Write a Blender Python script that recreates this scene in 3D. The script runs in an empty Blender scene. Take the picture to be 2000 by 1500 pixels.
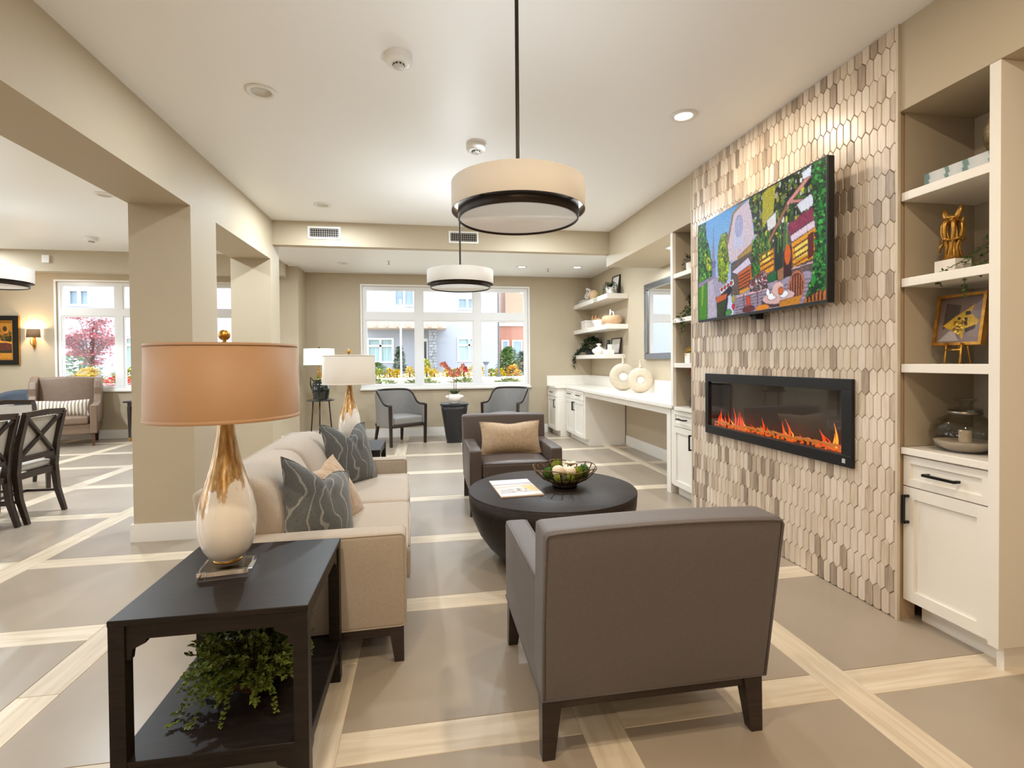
import bpy, math, random
import numpy as np
from mathutils import Matrix, Vector, Euler

SC = bpy.context.scene
COL = SC.collection
rnd = random.Random(7)
PI = math.pi

# ------------------------------------------------------------------ camera
YAW, PITCH, ROLL, FPX = 0.167, -0.0138, 0.0086, 989.0
def make_camera():
    cd = bpy.data.cameras.new('camera'); co = bpy.data.objects.new('camera', cd); COL.objects.link(co)
    s, c = math.sin(YAW), math.cos(YAW); sp, cp = math.sin(PITCH), math.cos(PITCH); sr, cr = math.sin(ROLL), math.cos(ROLL)
    R0 = Vector((c, -s, 0)); F0 = Vector((s, c, 0)); U0 = Vector((0, 0, 1))
    F = F0*cp + U0*sp; Uq = -F0*sp + U0*cp
    R = R0*cr - Uq*sr; U = R0*sr + Uq*cr
    m = Matrix(((R.x, U.x, -F.x, 0), (R.y, U.y, -F.y, 0), (R.z, U.z, -F.z, 1.3), (0, 0, 0, 1)))
    co.matrix_world = m
    cd.sensor_fit = 'HORIZONTAL'; cd.sensor_width = 36.0; cd.lens = FPX/2000*36
    cd.shift_y = -(750-719.57)/2000
    cd.clip_start = 0.05; cd.clip_end = 200
    SC.camera = co
make_camera()

# ------------------------------------------------------------------ world, exposure, lights
EXPOSURE = 0.55
SC.view_settings.view_transform = 'Standard'
SC.view_settings.look = 'None'
SC.view_settings.gamma = 1.0
SC.view_settings.use_curve_mapping = False
SC.view_settings.exposure = EXPOSURE
SC.cycles.use_denoising = True
SC.cycles.max_bounces = 10
SC.cycles.diffuse_bounces = 5
SC.cycles.glossy_bounces = 4
SC.cycles.transmission_bounces = 8
SC.cycles.transparent_max_bounces = 12
SC.cycles.caustics_reflective = False
SC.cycles.caustics_refractive = False
SC.cycles.sample_clamp_indirect = 6.0
SKY_STRENGTH = 3.0
W = bpy.data.worlds.new('overcast_sky'); SC.world = W; W.use_nodes = True
bg = W.node_tree.nodes['Background']
bg.inputs[0].default_value = (0.84, 0.92, 1.0, 1); bg.inputs[1].default_value = SKY_STRENGTH

WARM = (1.0, 0.84, 0.64)
SOFT = (0.82, 0.92, 1.0)
def disk_light(name, loc, power, color, size, spread=PI, rot=(0, 0, 0)):
    l = bpy.data.lights.new(name, 'AREA'); l.shape = 'DISK'; l.size = size; l.energy = power; l.color = color; l.spread = spread
    o = bpy.data.objects.new(name, l); o.location = loc; o.rotation_euler = rot; COL.objects.link(o); return o
# lamps at recessed downlights, plus added fill lamps without a fitting: (x, y, z, watts, colour)
DOWN = [(-0.96, 3.26, 2.93, 9, SOFT), (1.709, 3.163, 2.93, 11, WARM), (-1.04, 5.49, 2.93, 26, SOFT), (0.6, 3.6, 2.93, 12, SOFT),
        (1.30, 5.40, 2.93, 20, SOFT), (-3.02, 5.45, 2.93, 32, SOFT), (-5.6, 5.45, 2.93, 42, SOFT), (-5.6, 2.2, 2.93, 22, SOFT), (-3.6, 2.0, 2.93, 22, SOFT), (-6.3, 7.6, 2.93, 56, SOFT), (-6.5, 9.0, 2.93, 14, SOFT),
        (1.3, 7.4, 2.836, 20, SOFT), (2.1, 7.2, 2.836, 13, SOFT), (-1.25, 7.6, 2.836, 15, SOFT), (2.62, 5.07, 2.505, 10, SOFT), (2.62, 6.00, 2.505, 10, SOFT),
        (-0.5, 0.7, 2.93, 15, WARM), (1.2, 0.9, 2.93, 16, WARM), (-0.5, -1.2, 2.93, 18, WARM), (1.0, -1.2, 2.93, 8, WARM),
        (-3.6, -1.2, 2.93, 8, WARM), (-0.2, -2.6, 2.93, 14, WARM)]
for i, (x, y, z, p, c) in enumerate(DOWN):
    disk_light('downlight_or_fill_lamp', (x, y, z-0.02), p, c, 0.11)

# ------------------------------------------------------------------ mesh helper
class G:
    def __init__(s): s.v = []; s.f = []; s.sm = []; s.M = Matrix.Identity(4); s.col = None
    def at(s, loc=(0, 0, 0), rot=(0, 0, 0), scale=(1, 1, 1)):
        s.M = Matrix.Translation(loc) @ Euler(rot).to_matrix().to_4x4() @ Matrix.Diagonal((*scale, 1)); return s
    def add(s, vs, fs, smooth=False):
        b = len(s.v); M = s.M
        s.v += [tuple(M @ Vector(p)) for p in vs]
        s.f += [tuple(b+i for i in f) for f in fs]
        s.sm += [smooth]*len(fs); return s
    def box(s, x0, x1, y0, y1, z0, z1):
        return s.add([(x0,y0,z0),(x1,y0,z0),(x1,y1,z0),(x0,y1,z0),(x0,y0,z1),(x1,y0,z1),(x1,y1,z1),(x0,y1,z1)],
                     [(3,2,1,0),(4,5,6,7),(0,1,5,4),(1,2,6,5),(2,3,7,6),(3,0,4,7)])
    def cbox(s, c, d): return s.box(c[0]-d[0]/2, c[0]+d[0]/2, c[1]-d[1]/2, c[1]+d[1]/2, c[2]-d[2]/2, c[2]+d[2]/2)
    def rbox(s, x0, x1, y0, y1, z0, z1, r=0.01, n=0, fn=None, smooth=None, arc=2):
        h = [(x1-x0)/2, (y1-y0)/2, (z1-z0)/2]; c = [(x0+x1)/2, (y0+y1)/2, (z0+z1)/2]
        r = min(r, min(h)*0.98)
        T = []
        for k in range(3):
            a = [-h[k] + r*(1-math.tan(PI/4*(1-i/arc))) for i in range(arc+1)]
            m = [(-h[k]+r) + (2*h[k]-2*r)*(i+1)/(n+1) for i in range(n)]
            T.append(a + m + [-q for q in reversed(a)])
        key = {}; vs = []
        def vert(p):
            q = tuple(round(t, 6) for t in p)
            if q in key: return key[q]
            inn = [max(-h[k]+r, min(h[k]-r, p[k])) for k in range(3)]
            d = [p[k]-inn[k] for k in range(3)]; L = math.sqrt(sum(t*t for t in d)) or 1
            P = [inn[k]+d[k]/L*r for k in range(3)]
            if fn: P = fn(P[0], P[1], P[2], h)
            vs.append([P[k]+c[k] for k in range(3)]); key[q] = len(vs)-1; return key[q]
        fs = []
        for ax in range(3):
            u, w = (ax+1) % 3, (ax+2) % 3
            for sg in (-1, 1):
                for i in range(len(T[u])-1):
                    for j in range(len(T[w])-1):
                        quad = []
                        for a, b in ((i, j), (i+1, j), (i+1, j+1), (i, j+1)):
                            p = [0, 0, 0]; p[ax] = sg*h[ax]; p[u] = T[u][a]; p[w] = T[w][b]; quad.append(vert(p))
                        fs.append(tuple(quad if sg > 0 else quad[::-1]))
        return s.add(vs, fs, (n > 0 or fn is not None) if smooth is None else smooth)
    def lathe(s, prof, seg=32, smooth=True, squash=None):
        vs = []; fs = []; rows = []
        for r, z in prof:
            if r < 1e-6: rows.append([len(vs)]); vs.append((0, 0, z))
            else:
                row = []
                for i in range(seg):
                    a = 2*PI*i/seg; x, y = r*math.cos(a), r*math.sin(a)
                    if squash: x, y = squash(x, y, z)
                    row.append(len(vs)); vs.append((x, y, z))
                rows.append(row)
        for A, B in zip(rows, rows[1:]):
            for i in range(seg):
                j = (i+1) % seg
                if len(A) == 1 and len(B) == 1: continue
                if len(A) == 1: fs.append((A[0], B[j], B[i])[::-1])
                elif len(B) == 1: fs.append((A[i], A[j], B[0]))
                else: fs.append((A[i], A[j], B[j], B[i]))
        return s.add(vs, fs, smooth)
    def cyl(s, r, z0, z1, seg=24, r1=None, smooth=True):
        r1 = r if r1 is None else r1
        s.lathe([(r, z0), (r1, z1)], seg, smooth)
        vs = [(r*math.cos(2*PI*i/seg), r*math.sin(2*PI*i/seg), z0) for i in range(seg)] + [(r1*math.cos(2*PI*i/seg), r1*math.sin(2*PI*i/seg), z1) for i in range(seg)]
        return s.add(vs, [tuple(range(seg))[::-1], tuple(range(seg, 2*seg))])
    def ball(s, c, r, seg=16, rings=8):
        rr = r if isinstance(r, (tuple, list)) else (r, r, r)
        M0 = s.M; s.M = M0 @ Matrix.Translation(c) @ Matrix.Diagonal((*rr, 1))
        s.lathe([(math.sin(PI*i/rings), -math.cos(PI*i/rings)) if 0 < i < rings else (0, -1 if i == 0 else 1) for i in range(rings+1)], seg)
        s.M = M0; return s
    def tube(s, pts, r, seg=8, closed=False, smooth=True, flat=None):
        P = [Vector(p) for p in pts]; n = len(P); vs = []; fs = []
        R = r if isinstance(r, (list, tuple)) else [r]*n
        T = []
        for i in range(n):
            a = P[i-1] if (i > 0 or closed) else P[i]; b = P[(i+1) % n] if (i < n-1 or closed) else P[i]
            T.append((b-a).normalized())
        up = Vector((0, 0, 1)) if abs(T[0].z) < 0.9 else Vector((1, 0, 0))
        N = (up - T[0]*up.dot(T[0])).normalized()
        for i in range(n):
            N = (N - T[i]*N.dot(T[i])).normalized(); Bn = T[i].cross(N)
            for k in range(seg):
                a = 2*PI*k/seg + (PI/4 if seg == 4 else 0)
                fl = flat or 1.0
                vs.append(P[i] + N*math.cos(a)*R[i] + Bn*math.sin(a)*R[i]*fl)
        for i in range(n if closed else n-1):
            j = (i+1) % n
            for k in range(seg):
                q = (k+1) % seg; fs.append((i*seg+k, i*seg+q, j*seg+q, j*seg+k))
        if not closed: fs += [tuple(range(seg))[::-1], tuple((n-1)*seg+k for k in range(seg))]
        return s.add(vs, fs, smooth and seg > 4)
    def bar(s, a, b, w, d=None): # straight square bar a->b
        return s.tube([a, b], w/math.sqrt(2), 4, smooth=False, flat=(d/w if d else None))
    def prism(s, poly, z0, z1):
        n = len(poly)
        vs = [(x, y, z0) for x, y in poly] + [(x, y, z1) for x, y in poly]
        fs = [tuple(range(n))[::-1], tuple(range(n, 2*n))] + [(i, (i+1) % n, n+(i+1) % n, n+i) for i in range(n)]
        return s.add(vs, fs)
    def taper(s, b, t, z0, z1): # b,t = (x0,x1,y0,y1) bottom/top rectangles
        return s.add([(b[0],b[2],z0),(b[1],b[2],z0),(b[1],b[3],z0),(b[0],b[3],z0),(t[0],t[2],z1),(t[1],t[2],z1),(t[1],t[3],z1),(t[0],t[3],z1)],
                     [(3,2,1,0),(4,5,6,7),(0,1,5,4),(1,2,6,5),(2,3,7,6),(3,0,4,7)])
    def frame(s, x0, x1, z0, z1, w, y0, y1): # picture-frame ring in XZ plane
        s.box(x0, x1, y0, y1, z0, z0+w); s.box(x0, x1, y0, y1, z1-w, z1); s.box(x0, x0+w, y0, y1, z0+w, z1-w); return s.box(x1-w, x1, y0, y1, z0+w, z1-w)
    def grid(s, nu, nv, fn, smooth=True, flip=False):
        vs = [fn(i/nu, j/nv) for j in range(nv+1) for i in range(nu+1)]; fs = []
        for j in range(nv):
            for i in range(nu):
                a = j*(nu+1)+i; q = (a, a+1, a+nu+2, a+nu+1); fs.append(q[::-1] if flip else q)
        return s.add(vs, fs, smooth)
    def leaf(s, p, d, up, L, w, bend=0.15):
        p = Vector(p); d = Vector(d).normalized(); up = Vector(up); sd = d.cross(up)
        if sd.length < 1e-3: sd = d.cross(Vector((1, 0, 0.3)))
        sd.normalize(); nn = sd.cross(d)
        m = p + d*L*0.5; 
        return s.add([p, m+sd*w/2+nn*bend*w, p+d*L - nn*bend*L*0.6, m-sd*w/2+nn*bend*w, m], [(0, 1, 4), (1, 2, 4), (2, 3, 4), (3, 0, 4)], True)
    def mesh(s, name, mat):
        me = bpy.data.meshes.new(name); me.from_pydata([tuple(v) for v in s.v], [], s.f)
        me.polygons.foreach_set('use_smooth', s.sm)
        if s.col is not None:
            at = me.color_attributes.new('tint', 'FLOAT_COLOR', 'POINT'); at.data.foreach_set('color', np.asarray(s.col, dtype=np.float32).ravel())
        if mat: me.materials.append(mat)
        me.update(); return me

def link(name, me, parent=None, loc=None, rot=None):
    o = bpy.data.objects.new(name, me); COL.objects.link(o)
    if parent: o.parent = parent
    if loc: o.location = loc
    if rot: o.rotation_euler = rot
    return o
def obj(name, g, mat, parent=None, label=None, loc=None, rot=None, kind=None):
    o = link(name, g.mesh(name, mat), parent, loc, rot)
    if label: o['label'] = label
    if kind: o['kind'] = kind
    return o
def tag(o, label, cat, group=None, kind=None):
    o['label'] = label; o['category'] = cat
    if group: o['group'] = group
    if kind: o['kind'] = kind
    return o
def thing(name, label, cat, loc=(0, 0, 0), rotz=0, group=None, rot=None):
    o = link(name, None, None, loc, rot or (0, 0, rotz)); o.empty_display_size = 0.1
    return tag(o, label, cat, group)
def struct(name, g, mat, label=None, parent=None):
    o = obj(name, g, mat, parent); o['kind'] = 'structure'
    if label: o['label'] = label; o['category'] = name.split('_')[0]
    return o
def kids(o): return [c for c in bpy.data.objects if c.parent == o]
def copy_tree(o, parent=None):
    c = o.copy(); COL.objects.link(c)
    if parent: c.parent = parent
    for ch in kids(o): copy_tree(ch, c)
    return c
def dup(o, loc, rotz, label):
    c = copy_tree(o); c.location = loc; c.rotation_euler = (0, 0, rotz); c['label'] = label; return c

# ------------------------------------------------------------------ materials
def srgb(r, g, b):
    f = lambda u: (u/255/12.92) if u/255 <= 0.04045 else ((u/255+0.055)/1.055)**2.4
    return (f(r), f(g), f(b), 1.0)
def nd(nt, t, **kw):
    n = nt.nodes.new(t)
    for k, v in kw.items():
        if k.startswith('i_'):
            n.inputs[k[2:].replace('_', ' ')].default_value = v
        else: setattr(n, k, v)
    return n
def mat(name, color, rough=0.5, metal=0.0, spec=0.5, noise=0.0, nscale=20, bump=0.0, bscale=200, coat=0.0, sheen=0.0, trans=0.0, ior=1.45, emis=None, estr=0.0, stretch=(1, 1, 1), rand=0.0, sss=0.0):
    m = bpy.data.materials.new(name); m.use_nodes = True; nt = m.node_tree; p = nt.nodes['Principled BSDF']
    p.inputs['Base Color'].default_value = color; p.inputs['Roughness'].default_value = rough; p.inputs['Metallic'].default_value = metal
    p.inputs['Specular IOR Level'].default_value = spec; p.inputs['Coat Weight'].default_value = coat; p.inputs['IOR'].default_value = ior
    p.inputs['Sheen Weight'].default_value = sheen; p.inputs['Transmission Weight'].default_value = trans
    if emis: p.inputs['Emission Color'].default_value = emis; p.inputs['Emission Strength'].default_value = estr
    if noise or bump or rand:
        tc = nd(nt, 'ShaderNodeTexCoord'); mp = nd(nt, 'ShaderNodeMapping'); mp.inputs['Scale'].default_value = stretch
        nt.links.new(tc.outputs['Object'], mp.inputs[0])
    if noise or rand:
        nz = nd(nt, 'ShaderNodeTexNoise', i_Scale=nscale, i_Detail=5.0); nt.links.new(mp.outputs[0], nz.inputs['Vector'])
        hv = nd(nt, 'ShaderNodeHueSaturation'); hv.inputs['Color'].default_value = color
        mr = nd(nt, 'ShaderNodeMapRange'); mr.inputs[1].default_value = 0.3; mr.inputs[2].default_value = 0.7; mr.inputs[3].default_value = 1-noise; mr.inputs[4].default_value = 1+noise
        nt.links.new(nz.outputs['Fac'], mr.inputs[0])
        if rand:
            oi = nd(nt, 'ShaderNodeObjectInfo'); m2 = nd(nt, 'ShaderNodeMapRange'); m2.inputs[3].default_value = 1-rand; m2.inputs[4].default_value = 1+rand
            nt.links.new(oi.outputs['Random'], m2.inputs[0]); mu = nd(nt, 'ShaderNodeMath', operation='MULTIPLY')
            nt.links.new(mr.outputs[0], mu.inputs[0]); nt.links.new(m2.outputs[0], mu.inputs[1]); nt.links.new(mu.outputs[0], hv.inputs['Value'])
        else: nt.links.new(mr.outputs[0], hv.inputs['Value'])
        nt.links.new(hv.outputs[0], p.inputs['Base Color'])
    if bump:
        n2 = nd(nt, 'ShaderNodeTexNoise', i_Scale=bscale, i_Detail=3.0); nt.links.new(mp.outputs[0], n2.inputs['Vector'])
        bp = nd(nt, 'ShaderNodeBump', i_Strength=bump, i_Distance=0.002); nt.links.new(n2.outputs['Fac'], bp.inputs['Height']); nt.links.new(bp.outputs[0], p.inputs['Normal'])
    return m
def glass(name, tint=(1, 1, 1, 1), f0=0.08):   # thin pane: passes light straight through, reflects by angle
    m = bpy.data.materials.new(name); m.use_nodes = True; nt = m.node_tree; nt.nodes.remove(nt.nodes['Principled BSDF'])
    t = nd(nt, 'ShaderNodeBsdfTransparent'); t.inputs[0].default_value = tint
    g = nd(nt, 'ShaderNodeBsdfGlossy'); g.inputs['Roughness'].default_value = 0.02
    lw = nd(nt, 'ShaderNodeFresnel'); ge = nd(nt, 'ShaderNodeNewGeometry'); io = nd(nt, 'ShaderNodeMapRange')
    io.inputs[3].default_value = 1.45; io.inputs[4].default_value = 1/1.45; nt.links.new(ge.outputs['Backfacing'], io.inputs[0]); nt.links.new(io.outputs[0], lw.inputs['IOR'])
    mx = nd(nt, 'ShaderNodeMixShader'); nt.links.new(lw.outputs[0], mx.inputs[0]); nt.links.new(t.outputs[0], mx.inputs[1]); nt.links.new(g.outputs[0], mx.inputs[2])
    nt.links.new(mx.outputs[0], nt.nodes['Material Output'].inputs[0]); return m
def ramp(nt, stops):
    r = nd(nt, 'ShaderNodeValToRGB'); e = r.color_ramp.elements
    while len(e) < len(stops): e.new(0.5)
    for k, (p, c) in enumerate(stops): e[k].position = p; e[k].color = c
    return r
def wood(name, c0, c1, scale=(3, 40, 40), rough=0.35, rand=True, coat=0.0):
    m = mat(name, c0, rough, coat=coat); nt = m.node_tree; p = nt.nodes['Principled BSDF']
    tc = nd(nt, 'ShaderNodeTexCoord'); mp = nd(nt, 'ShaderNodeMapping'); mp.inputs['Scale'].default_value = scale
    oi = nd(nt, 'ShaderNodeObjectInfo'); vm = nd(nt, 'ShaderNodeVectorMath', operation='SCALE'); vm.inputs[0].default_value = (13, 7, 5)
    nt.links.new(oi.outputs['Random'], vm.inputs['Scale']); nt.links.new(vm.outputs[0], mp.inputs['Location'])
    nt.links.new(tc.outputs['Object'], mp.inputs[0])
    nz = nd(nt, 'ShaderNodeTexNoise', i_Scale=1.0, i_Detail=6.0, i_Distortion=1.2); nt.links.new(mp.outputs[0], nz.inputs['Vector'])
    r = ramp(nt, [(0.3, c0), (0.68, c1)]); nt.links.new(nz.outputs['Fac'], r.inputs[0])
    hv = nd(nt, 'ShaderNodeHueSaturation'); nt.links.new(r.outputs[0], hv.inputs['Color'])
    mr = nd(nt, 'ShaderNodeMapRange'); mr.inputs[3].default_value = 0.92 if rand else 1; mr.inputs[4].default_value = 1.08 if rand else 1
    nt.links.new(oi.outputs['Random'], mr.inputs[0]); nt.links.new(mr.outputs[0], hv.inputs['Value']); nt.links.new(hv.outputs[0], p.inputs['Base Color'])
    bp = nd(nt, 'ShaderNodeBump', i_Strength=0.15, i_Distance=0.001); nt.links.new(nz.outputs['Fac'], bp.inputs['Height']); nt.links.new(bp.outputs[0], p.inputs['Normal'])
    return m
def vcol(name, rough=0.5, emit=0.0):
    m = mat(name, (1, 1, 1, 1), rough); nt = m.node_tree; p = nt.nodes['Principled BSDF']
    a = nd(nt, 'ShaderNodeVertexColor'); a.layer_name = 'tint'; nt.links.new(a.outputs[0], p.inputs['Base Color'])
    if emit:
        nt.links.new(a.outputs[0], p.inputs['Emission Color']); p.inputs['Emission Strength'].default_value = emit
        p.inputs['Base Color'].default_value = (0.01, 0.01, 0.01, 1); nt.links.remove(p.inputs['Base Color'].links[0])
    return m

WALL = mat('wall_paint_beige', srgb(186, 171, 146), 0.6, noise=0.015, nscale=3, bump=0.05, bscale=300)
CEIL = mat('ceiling_paint', srgb(244, 243, 241), 0.45, bump=0.03, bscale=200)
TRIM = mat('white_trim_paint', srgb(236, 233, 227), 0.35)
CAB = mat('cabinet_white_lacquer', srgb(237, 231, 221), 0.3)
WINW = mat('window_vinyl_white', srgb(240, 240, 240), 0.3)
BLACK = mat('black_metal', srgb(24, 23, 22), 0.35, metal=0.3)
BRONZE = mat('dark_bronze', srgb(50, 42, 36), 0.35, metal=0.6)
GOLD = mat('brushed_gold', srgb(200, 150, 70), 0.32, metal=1.0, noise=0.25, nscale=60)
CHROME = mat('pewter_metal', srgb(150, 152, 155), 0.25, metal=1.0)
DARKW = wood('espresso_wood', srgb(40, 30, 26), srgb(58, 45, 38), (6, 60, 60), 0.32)
PANE = glass('clear_window_glass')
# ------------------------------------------------------------------ room shell
XL, XR, YB = -8.0, 3.03, -3.6
WT = 0.15
YF, YD = 9.05, 10.0          # far wall of the lounge / of the dining side
CZ, CZ2 = 2.93, 2.836
# floor slab with individual tiles and planks
gy = [-2.3, -1.28, -0.26, 0.75, 1.76, 2.755, 3.76, 4.88, 6.05, 7.2, 8.3, 9.4, 10.45]
gx = [-8.4, -7.2, -6.0, -4.85, -3.72, -2.60, -1.52, -0.385, 0.60, 1.62, 2.72, 3.75]
PW = 0.15; JT = 0.002
g = G().box(XL, XR, YB, YD, -0.2, -0.0025)
FLOOR = struct('floor', g, mat('floor_grout', srgb(196, 182, 160), 0.8))
def tile_mat():
    m = mat('stone_floor_tile', srgb(163, 149, 132), 0.32, noise=0.08, nscale=1.6, rand=0.05)
    nt = m.node_tree; p = nt.nodes['Principled BSDF']
    tc = nd(nt, 'ShaderNodeTexCoord'); nz = nd(nt, 'ShaderNodeTexNoise', i_Scale=3.0, i_Detail=8.0, i_Distortion=0.6)
    nt.links.new(tc.outputs['Object'], nz.inputs['Vector']); mr = nd(nt, 'ShaderNodeMapRange'); mr.inputs[3].default_value = 0.25; mr.inputs[4].default_value = 0.34
    nt.links.new(nz.outputs['Fac'], mr.inputs[0]); nt.links.new(mr.outputs[0], p.inputs['Roughness']); return m
STONE = tile_mat()
OAK = wood('pale_oak_plank', srgb(200, 182, 156), srgb(224, 210, 188), (1.6, 22, 22), 0.36)
cache = {}
def slab(name, w, d, m):
    k = (name, round(w, 3), round(d, 3))
    if k not in cache:
        g = G(); c = 0.0015
        g.taper((-w/2, w/2, -d/2, d/2), (-w/2, w/2, -d/2, d/2), -0.02, -c); g.taper((-w/2, w/2, -d/2, d/2), (-w/2+c, w/2-c, -d/2+c, d/2-c), -c, 0)
        cache[k] = g.mesh(name, m)
    return cache[k]
for i in range(len(gx)-1):
    for j in range(len(gy)-1):
        x0, x1, y0, y1 = gx[i]+PW/2+JT, gx[i+1]-PW/2-JT, gy[j]+PW/2+JT, gy[j+1]-PW/2-JT
        def put(name, a, b, c, d, rot, m):
            a, b, c, d = max(a, XL), min(b, XR-.001), max(c, YB), min(d, YD-.001)
            if b-a < 0.03 or d-c < 0.03: return
            w, h = (b-a, d-c) if not rot else (d-c, b-a)
            link(name, slab(name, w, h, m), FLOOR, ((a+b)/2, (c+d)/2, 0), (0, 0, PI/2 if rot else 0))
        if gy[j+1] < 0.3 or gx[i+1] < -6.5: continue
        put('floor_tile', x0, x1, y0, y1, False, STONE)
        put('floor_plank', x0, x1, gy[j]-PW/2, gy[j]+PW/2, False, OAK)
        ym0 = (gy[j-1]+gy[j])/2 if j else gy[j]; ym1 = (gy[j]+gy[j+1])/2
        put('floor_plank', gx[i]-PW/2, gx[i]+PW/2, ym0+JT/2, ym1-JT/2, True, OAK)
# ceilings
g = G().box(XL-WT, XR+WT, YB-WT, 6.3, CZ, CZ+.12).box(XL-WT, -2.13, 6.3, YD+WT, CZ, CZ+.12)
struct('ceiling', g, CEIL)
g = G().box(-2.13, XR+WT, 6.25, YF+.02, CZ2, CZ2+.2); struct('ceiling_alcove', g, CEIL)
g = G().box(-1.714, 2.30, 6.14, 6.25, 2.652, CZ); struct('trim_1', g, WALL)               # bulkhead with the vents
g = G().box(-2.13, -1.714, YB, 6.40, 2.475, CZ); struct('trim_2', g, WALL)                 # beam on the pillars
g = G().box(2.30, XR, YB, 6.25, 2.506, CZ); struct('trim_3', g, WALL)                      # bulkhead over the built-ins
g = G().box(XL, -2.13, 8.15, 8.30, 2.63, CZ); struct('trim_4', g, WALL)                    # dining bulkhead
# walls with window openings
def wall_y(name, x0, x1, y0, y1, z1, holes):
    g = G(); xs = x0
    for (a, b, c, d) in holes:
        g.box(xs, a, y0, y1, 0, z1); g.box(a, b, y0, y1, 0, c); g.box(a, b, y0, y1, d, z1); xs = b
    g.box(xs, x1, y0, y1, 0, z1); return struct(name, g, WALL)
W1 = (-1.085, 1.83, 0.855, 2.625); W2 = (-6.33, -3.41, 0.86, 2.76)
wall_y('wall_far', -2.0, XR+WT, YF, YF+WT, 3.0, [W1])
wall_y('wall_dining', XL-WT, -2.85, YD, YD+WT, 3.0, [W2])
struct('wall_partition', G().box(-2.95, -2.0, 8.5, YD+WT, 0, 3.0), WALL)
W3 = [(-2.6, -.2, .5, 2.6), (1.2, 3.6, .5, 2.6), (5.0, 7.4, .5, 2.6)]       # unseen left windows, added to let more daylight reach the ceilings
g = G(); ys = YB-WT
for (a, b, c, d) in W3:
    g.box(XL-WT, XL, ys, a, 0, 3.0); g.box(XL-WT, XL, a, b, 0, c); g.box(XL-WT, XL, a, b, d, 3.0); ys = b
g.box(XL-WT, XL, ys, YD+WT, 0, 3.0); struct('wall_left', g, WALL)
struct('wall_right', G().box(XR, XR+WT, YB-WT, YF+WT, 0, 3.0), WALL)
struct('wall_back', G().box(XL-WT, XR+WT, YB-WT, YB, 0, 3.0), WALL)
# pillars with their own base trim
def pillar(y0, y1):
    p = struct('pillar', G().box(-2.13, -1.714, y0, y1, 0, 2.475), WALL)
    b = G(); b.box(-2.147, -1.697, y0-.016, y0, 0, .13); b.box(-2.147, -1.697, y1, y1+.016, 0, .13); b.box(-2.147, -2.13, y0, y1, 0, .13); b.box(-1.714, -1.697, y0, y1, 0, .13)
    obj('baseboard', b, TRIM, p)
pillar(4.11, 4.57); pillar(6.06, 6.40)
struct('baseboard_far', G().box(-2.0, 2.18, YF-.018, YF, 0, .15), TRIM)
struct('baseboard_dining', G().box(XL, -2.95, YD-.018, YD, 0, .15), TRIM)
g = G().box(-2.95, -1.983, 8.482, 8.5, 0, .15).box(-2.0, -1.982, 8.5, YF-.018, 0, .15); struct('baseboard_partition', g, TRIM)
struct('baseboard_right', G().box(XR-.018, XR, 4.72, 7.38, 0, .15), TRIM)
# windows: three bays, each a tall lower pane and a short upper one
def window(name, hole, y, zt, mull):
    x0, x1, z0, z1 = hole; g = G(); f = .05
    ya, yb = y+.03, y+.10
    g.box(x0, x1, ya, yb, z0, z0+f); g.box(x0, x1, ya, yb, z1-f, z1); g.box(x0, x0+f, ya, yb, z0+f, z1-f); g.box(x1-f, x1, ya, yb, z0+f, z1-f)
    g.box(x0+f, x1-f, ya, yb, zt-.06, zt+.06)
    for m in mull: g.box(m-.06, m+.06, ya, yb, z0+f, zt-.06).box(m-.06, m+.06, ya, yb, zt+.06, z1-f)
    w = struct(name, g, WINW)
    s = G().rbox(x0-.045, x1+.045, y-.05, y+.03, z0-.035, z0, .006); obj('sill', s, TRIM, w)
    c = G(); c.frame(x0-.03, x1+.03, z0-.0, z1+.03, .03, y-.012, y+.0); obj('casing', c, TRIM, w)
    ed = [x0+f] + [q for m in mull for q in (m-.06, m+.06)] + [x1-f]
    for k in range(0, len(ed), 2):
        for a, b in ((z0+f, zt-.06), (zt+.06, z1-f)):
            sash = G(); sash.frame(ed[k], ed[k+1], a, b, .022, ya+.01, yb-.01); sh = obj('sash', sash, WINW, w)
            obj('pane', G().box(ed[k]+.02, ed[k+1]-.02, y+.060, y+.066, a+.02, b-.02), PANE, sh)
    return w
for k, (a, b, c, d) in enumerate(W3):
    g = G()
    for (p, q_, r, t) in ((a, b, c, c+.05), (a, b, d-.05, d), (a, a+.05, c+.05, d-.05), (b-.05, b, c+.05, d-.05), ((a+b)/2-.04, (a+b)/2+.04, c+.05, d-.05)): g.box(XL-.10, XL-.03, p, q_, r, t)
    w = struct('window_%d' % (k+3), g, WINW); obj('pane', G().box(XL-.07, XL-.064, a+.05, b-.05, c+.05, d-.05), PANE, w)
window('window_1', W1, YF, 2.10, [-.124, .898]); window('window_2', W2, YD, 2.225, [-5.37, -4.38])

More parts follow.
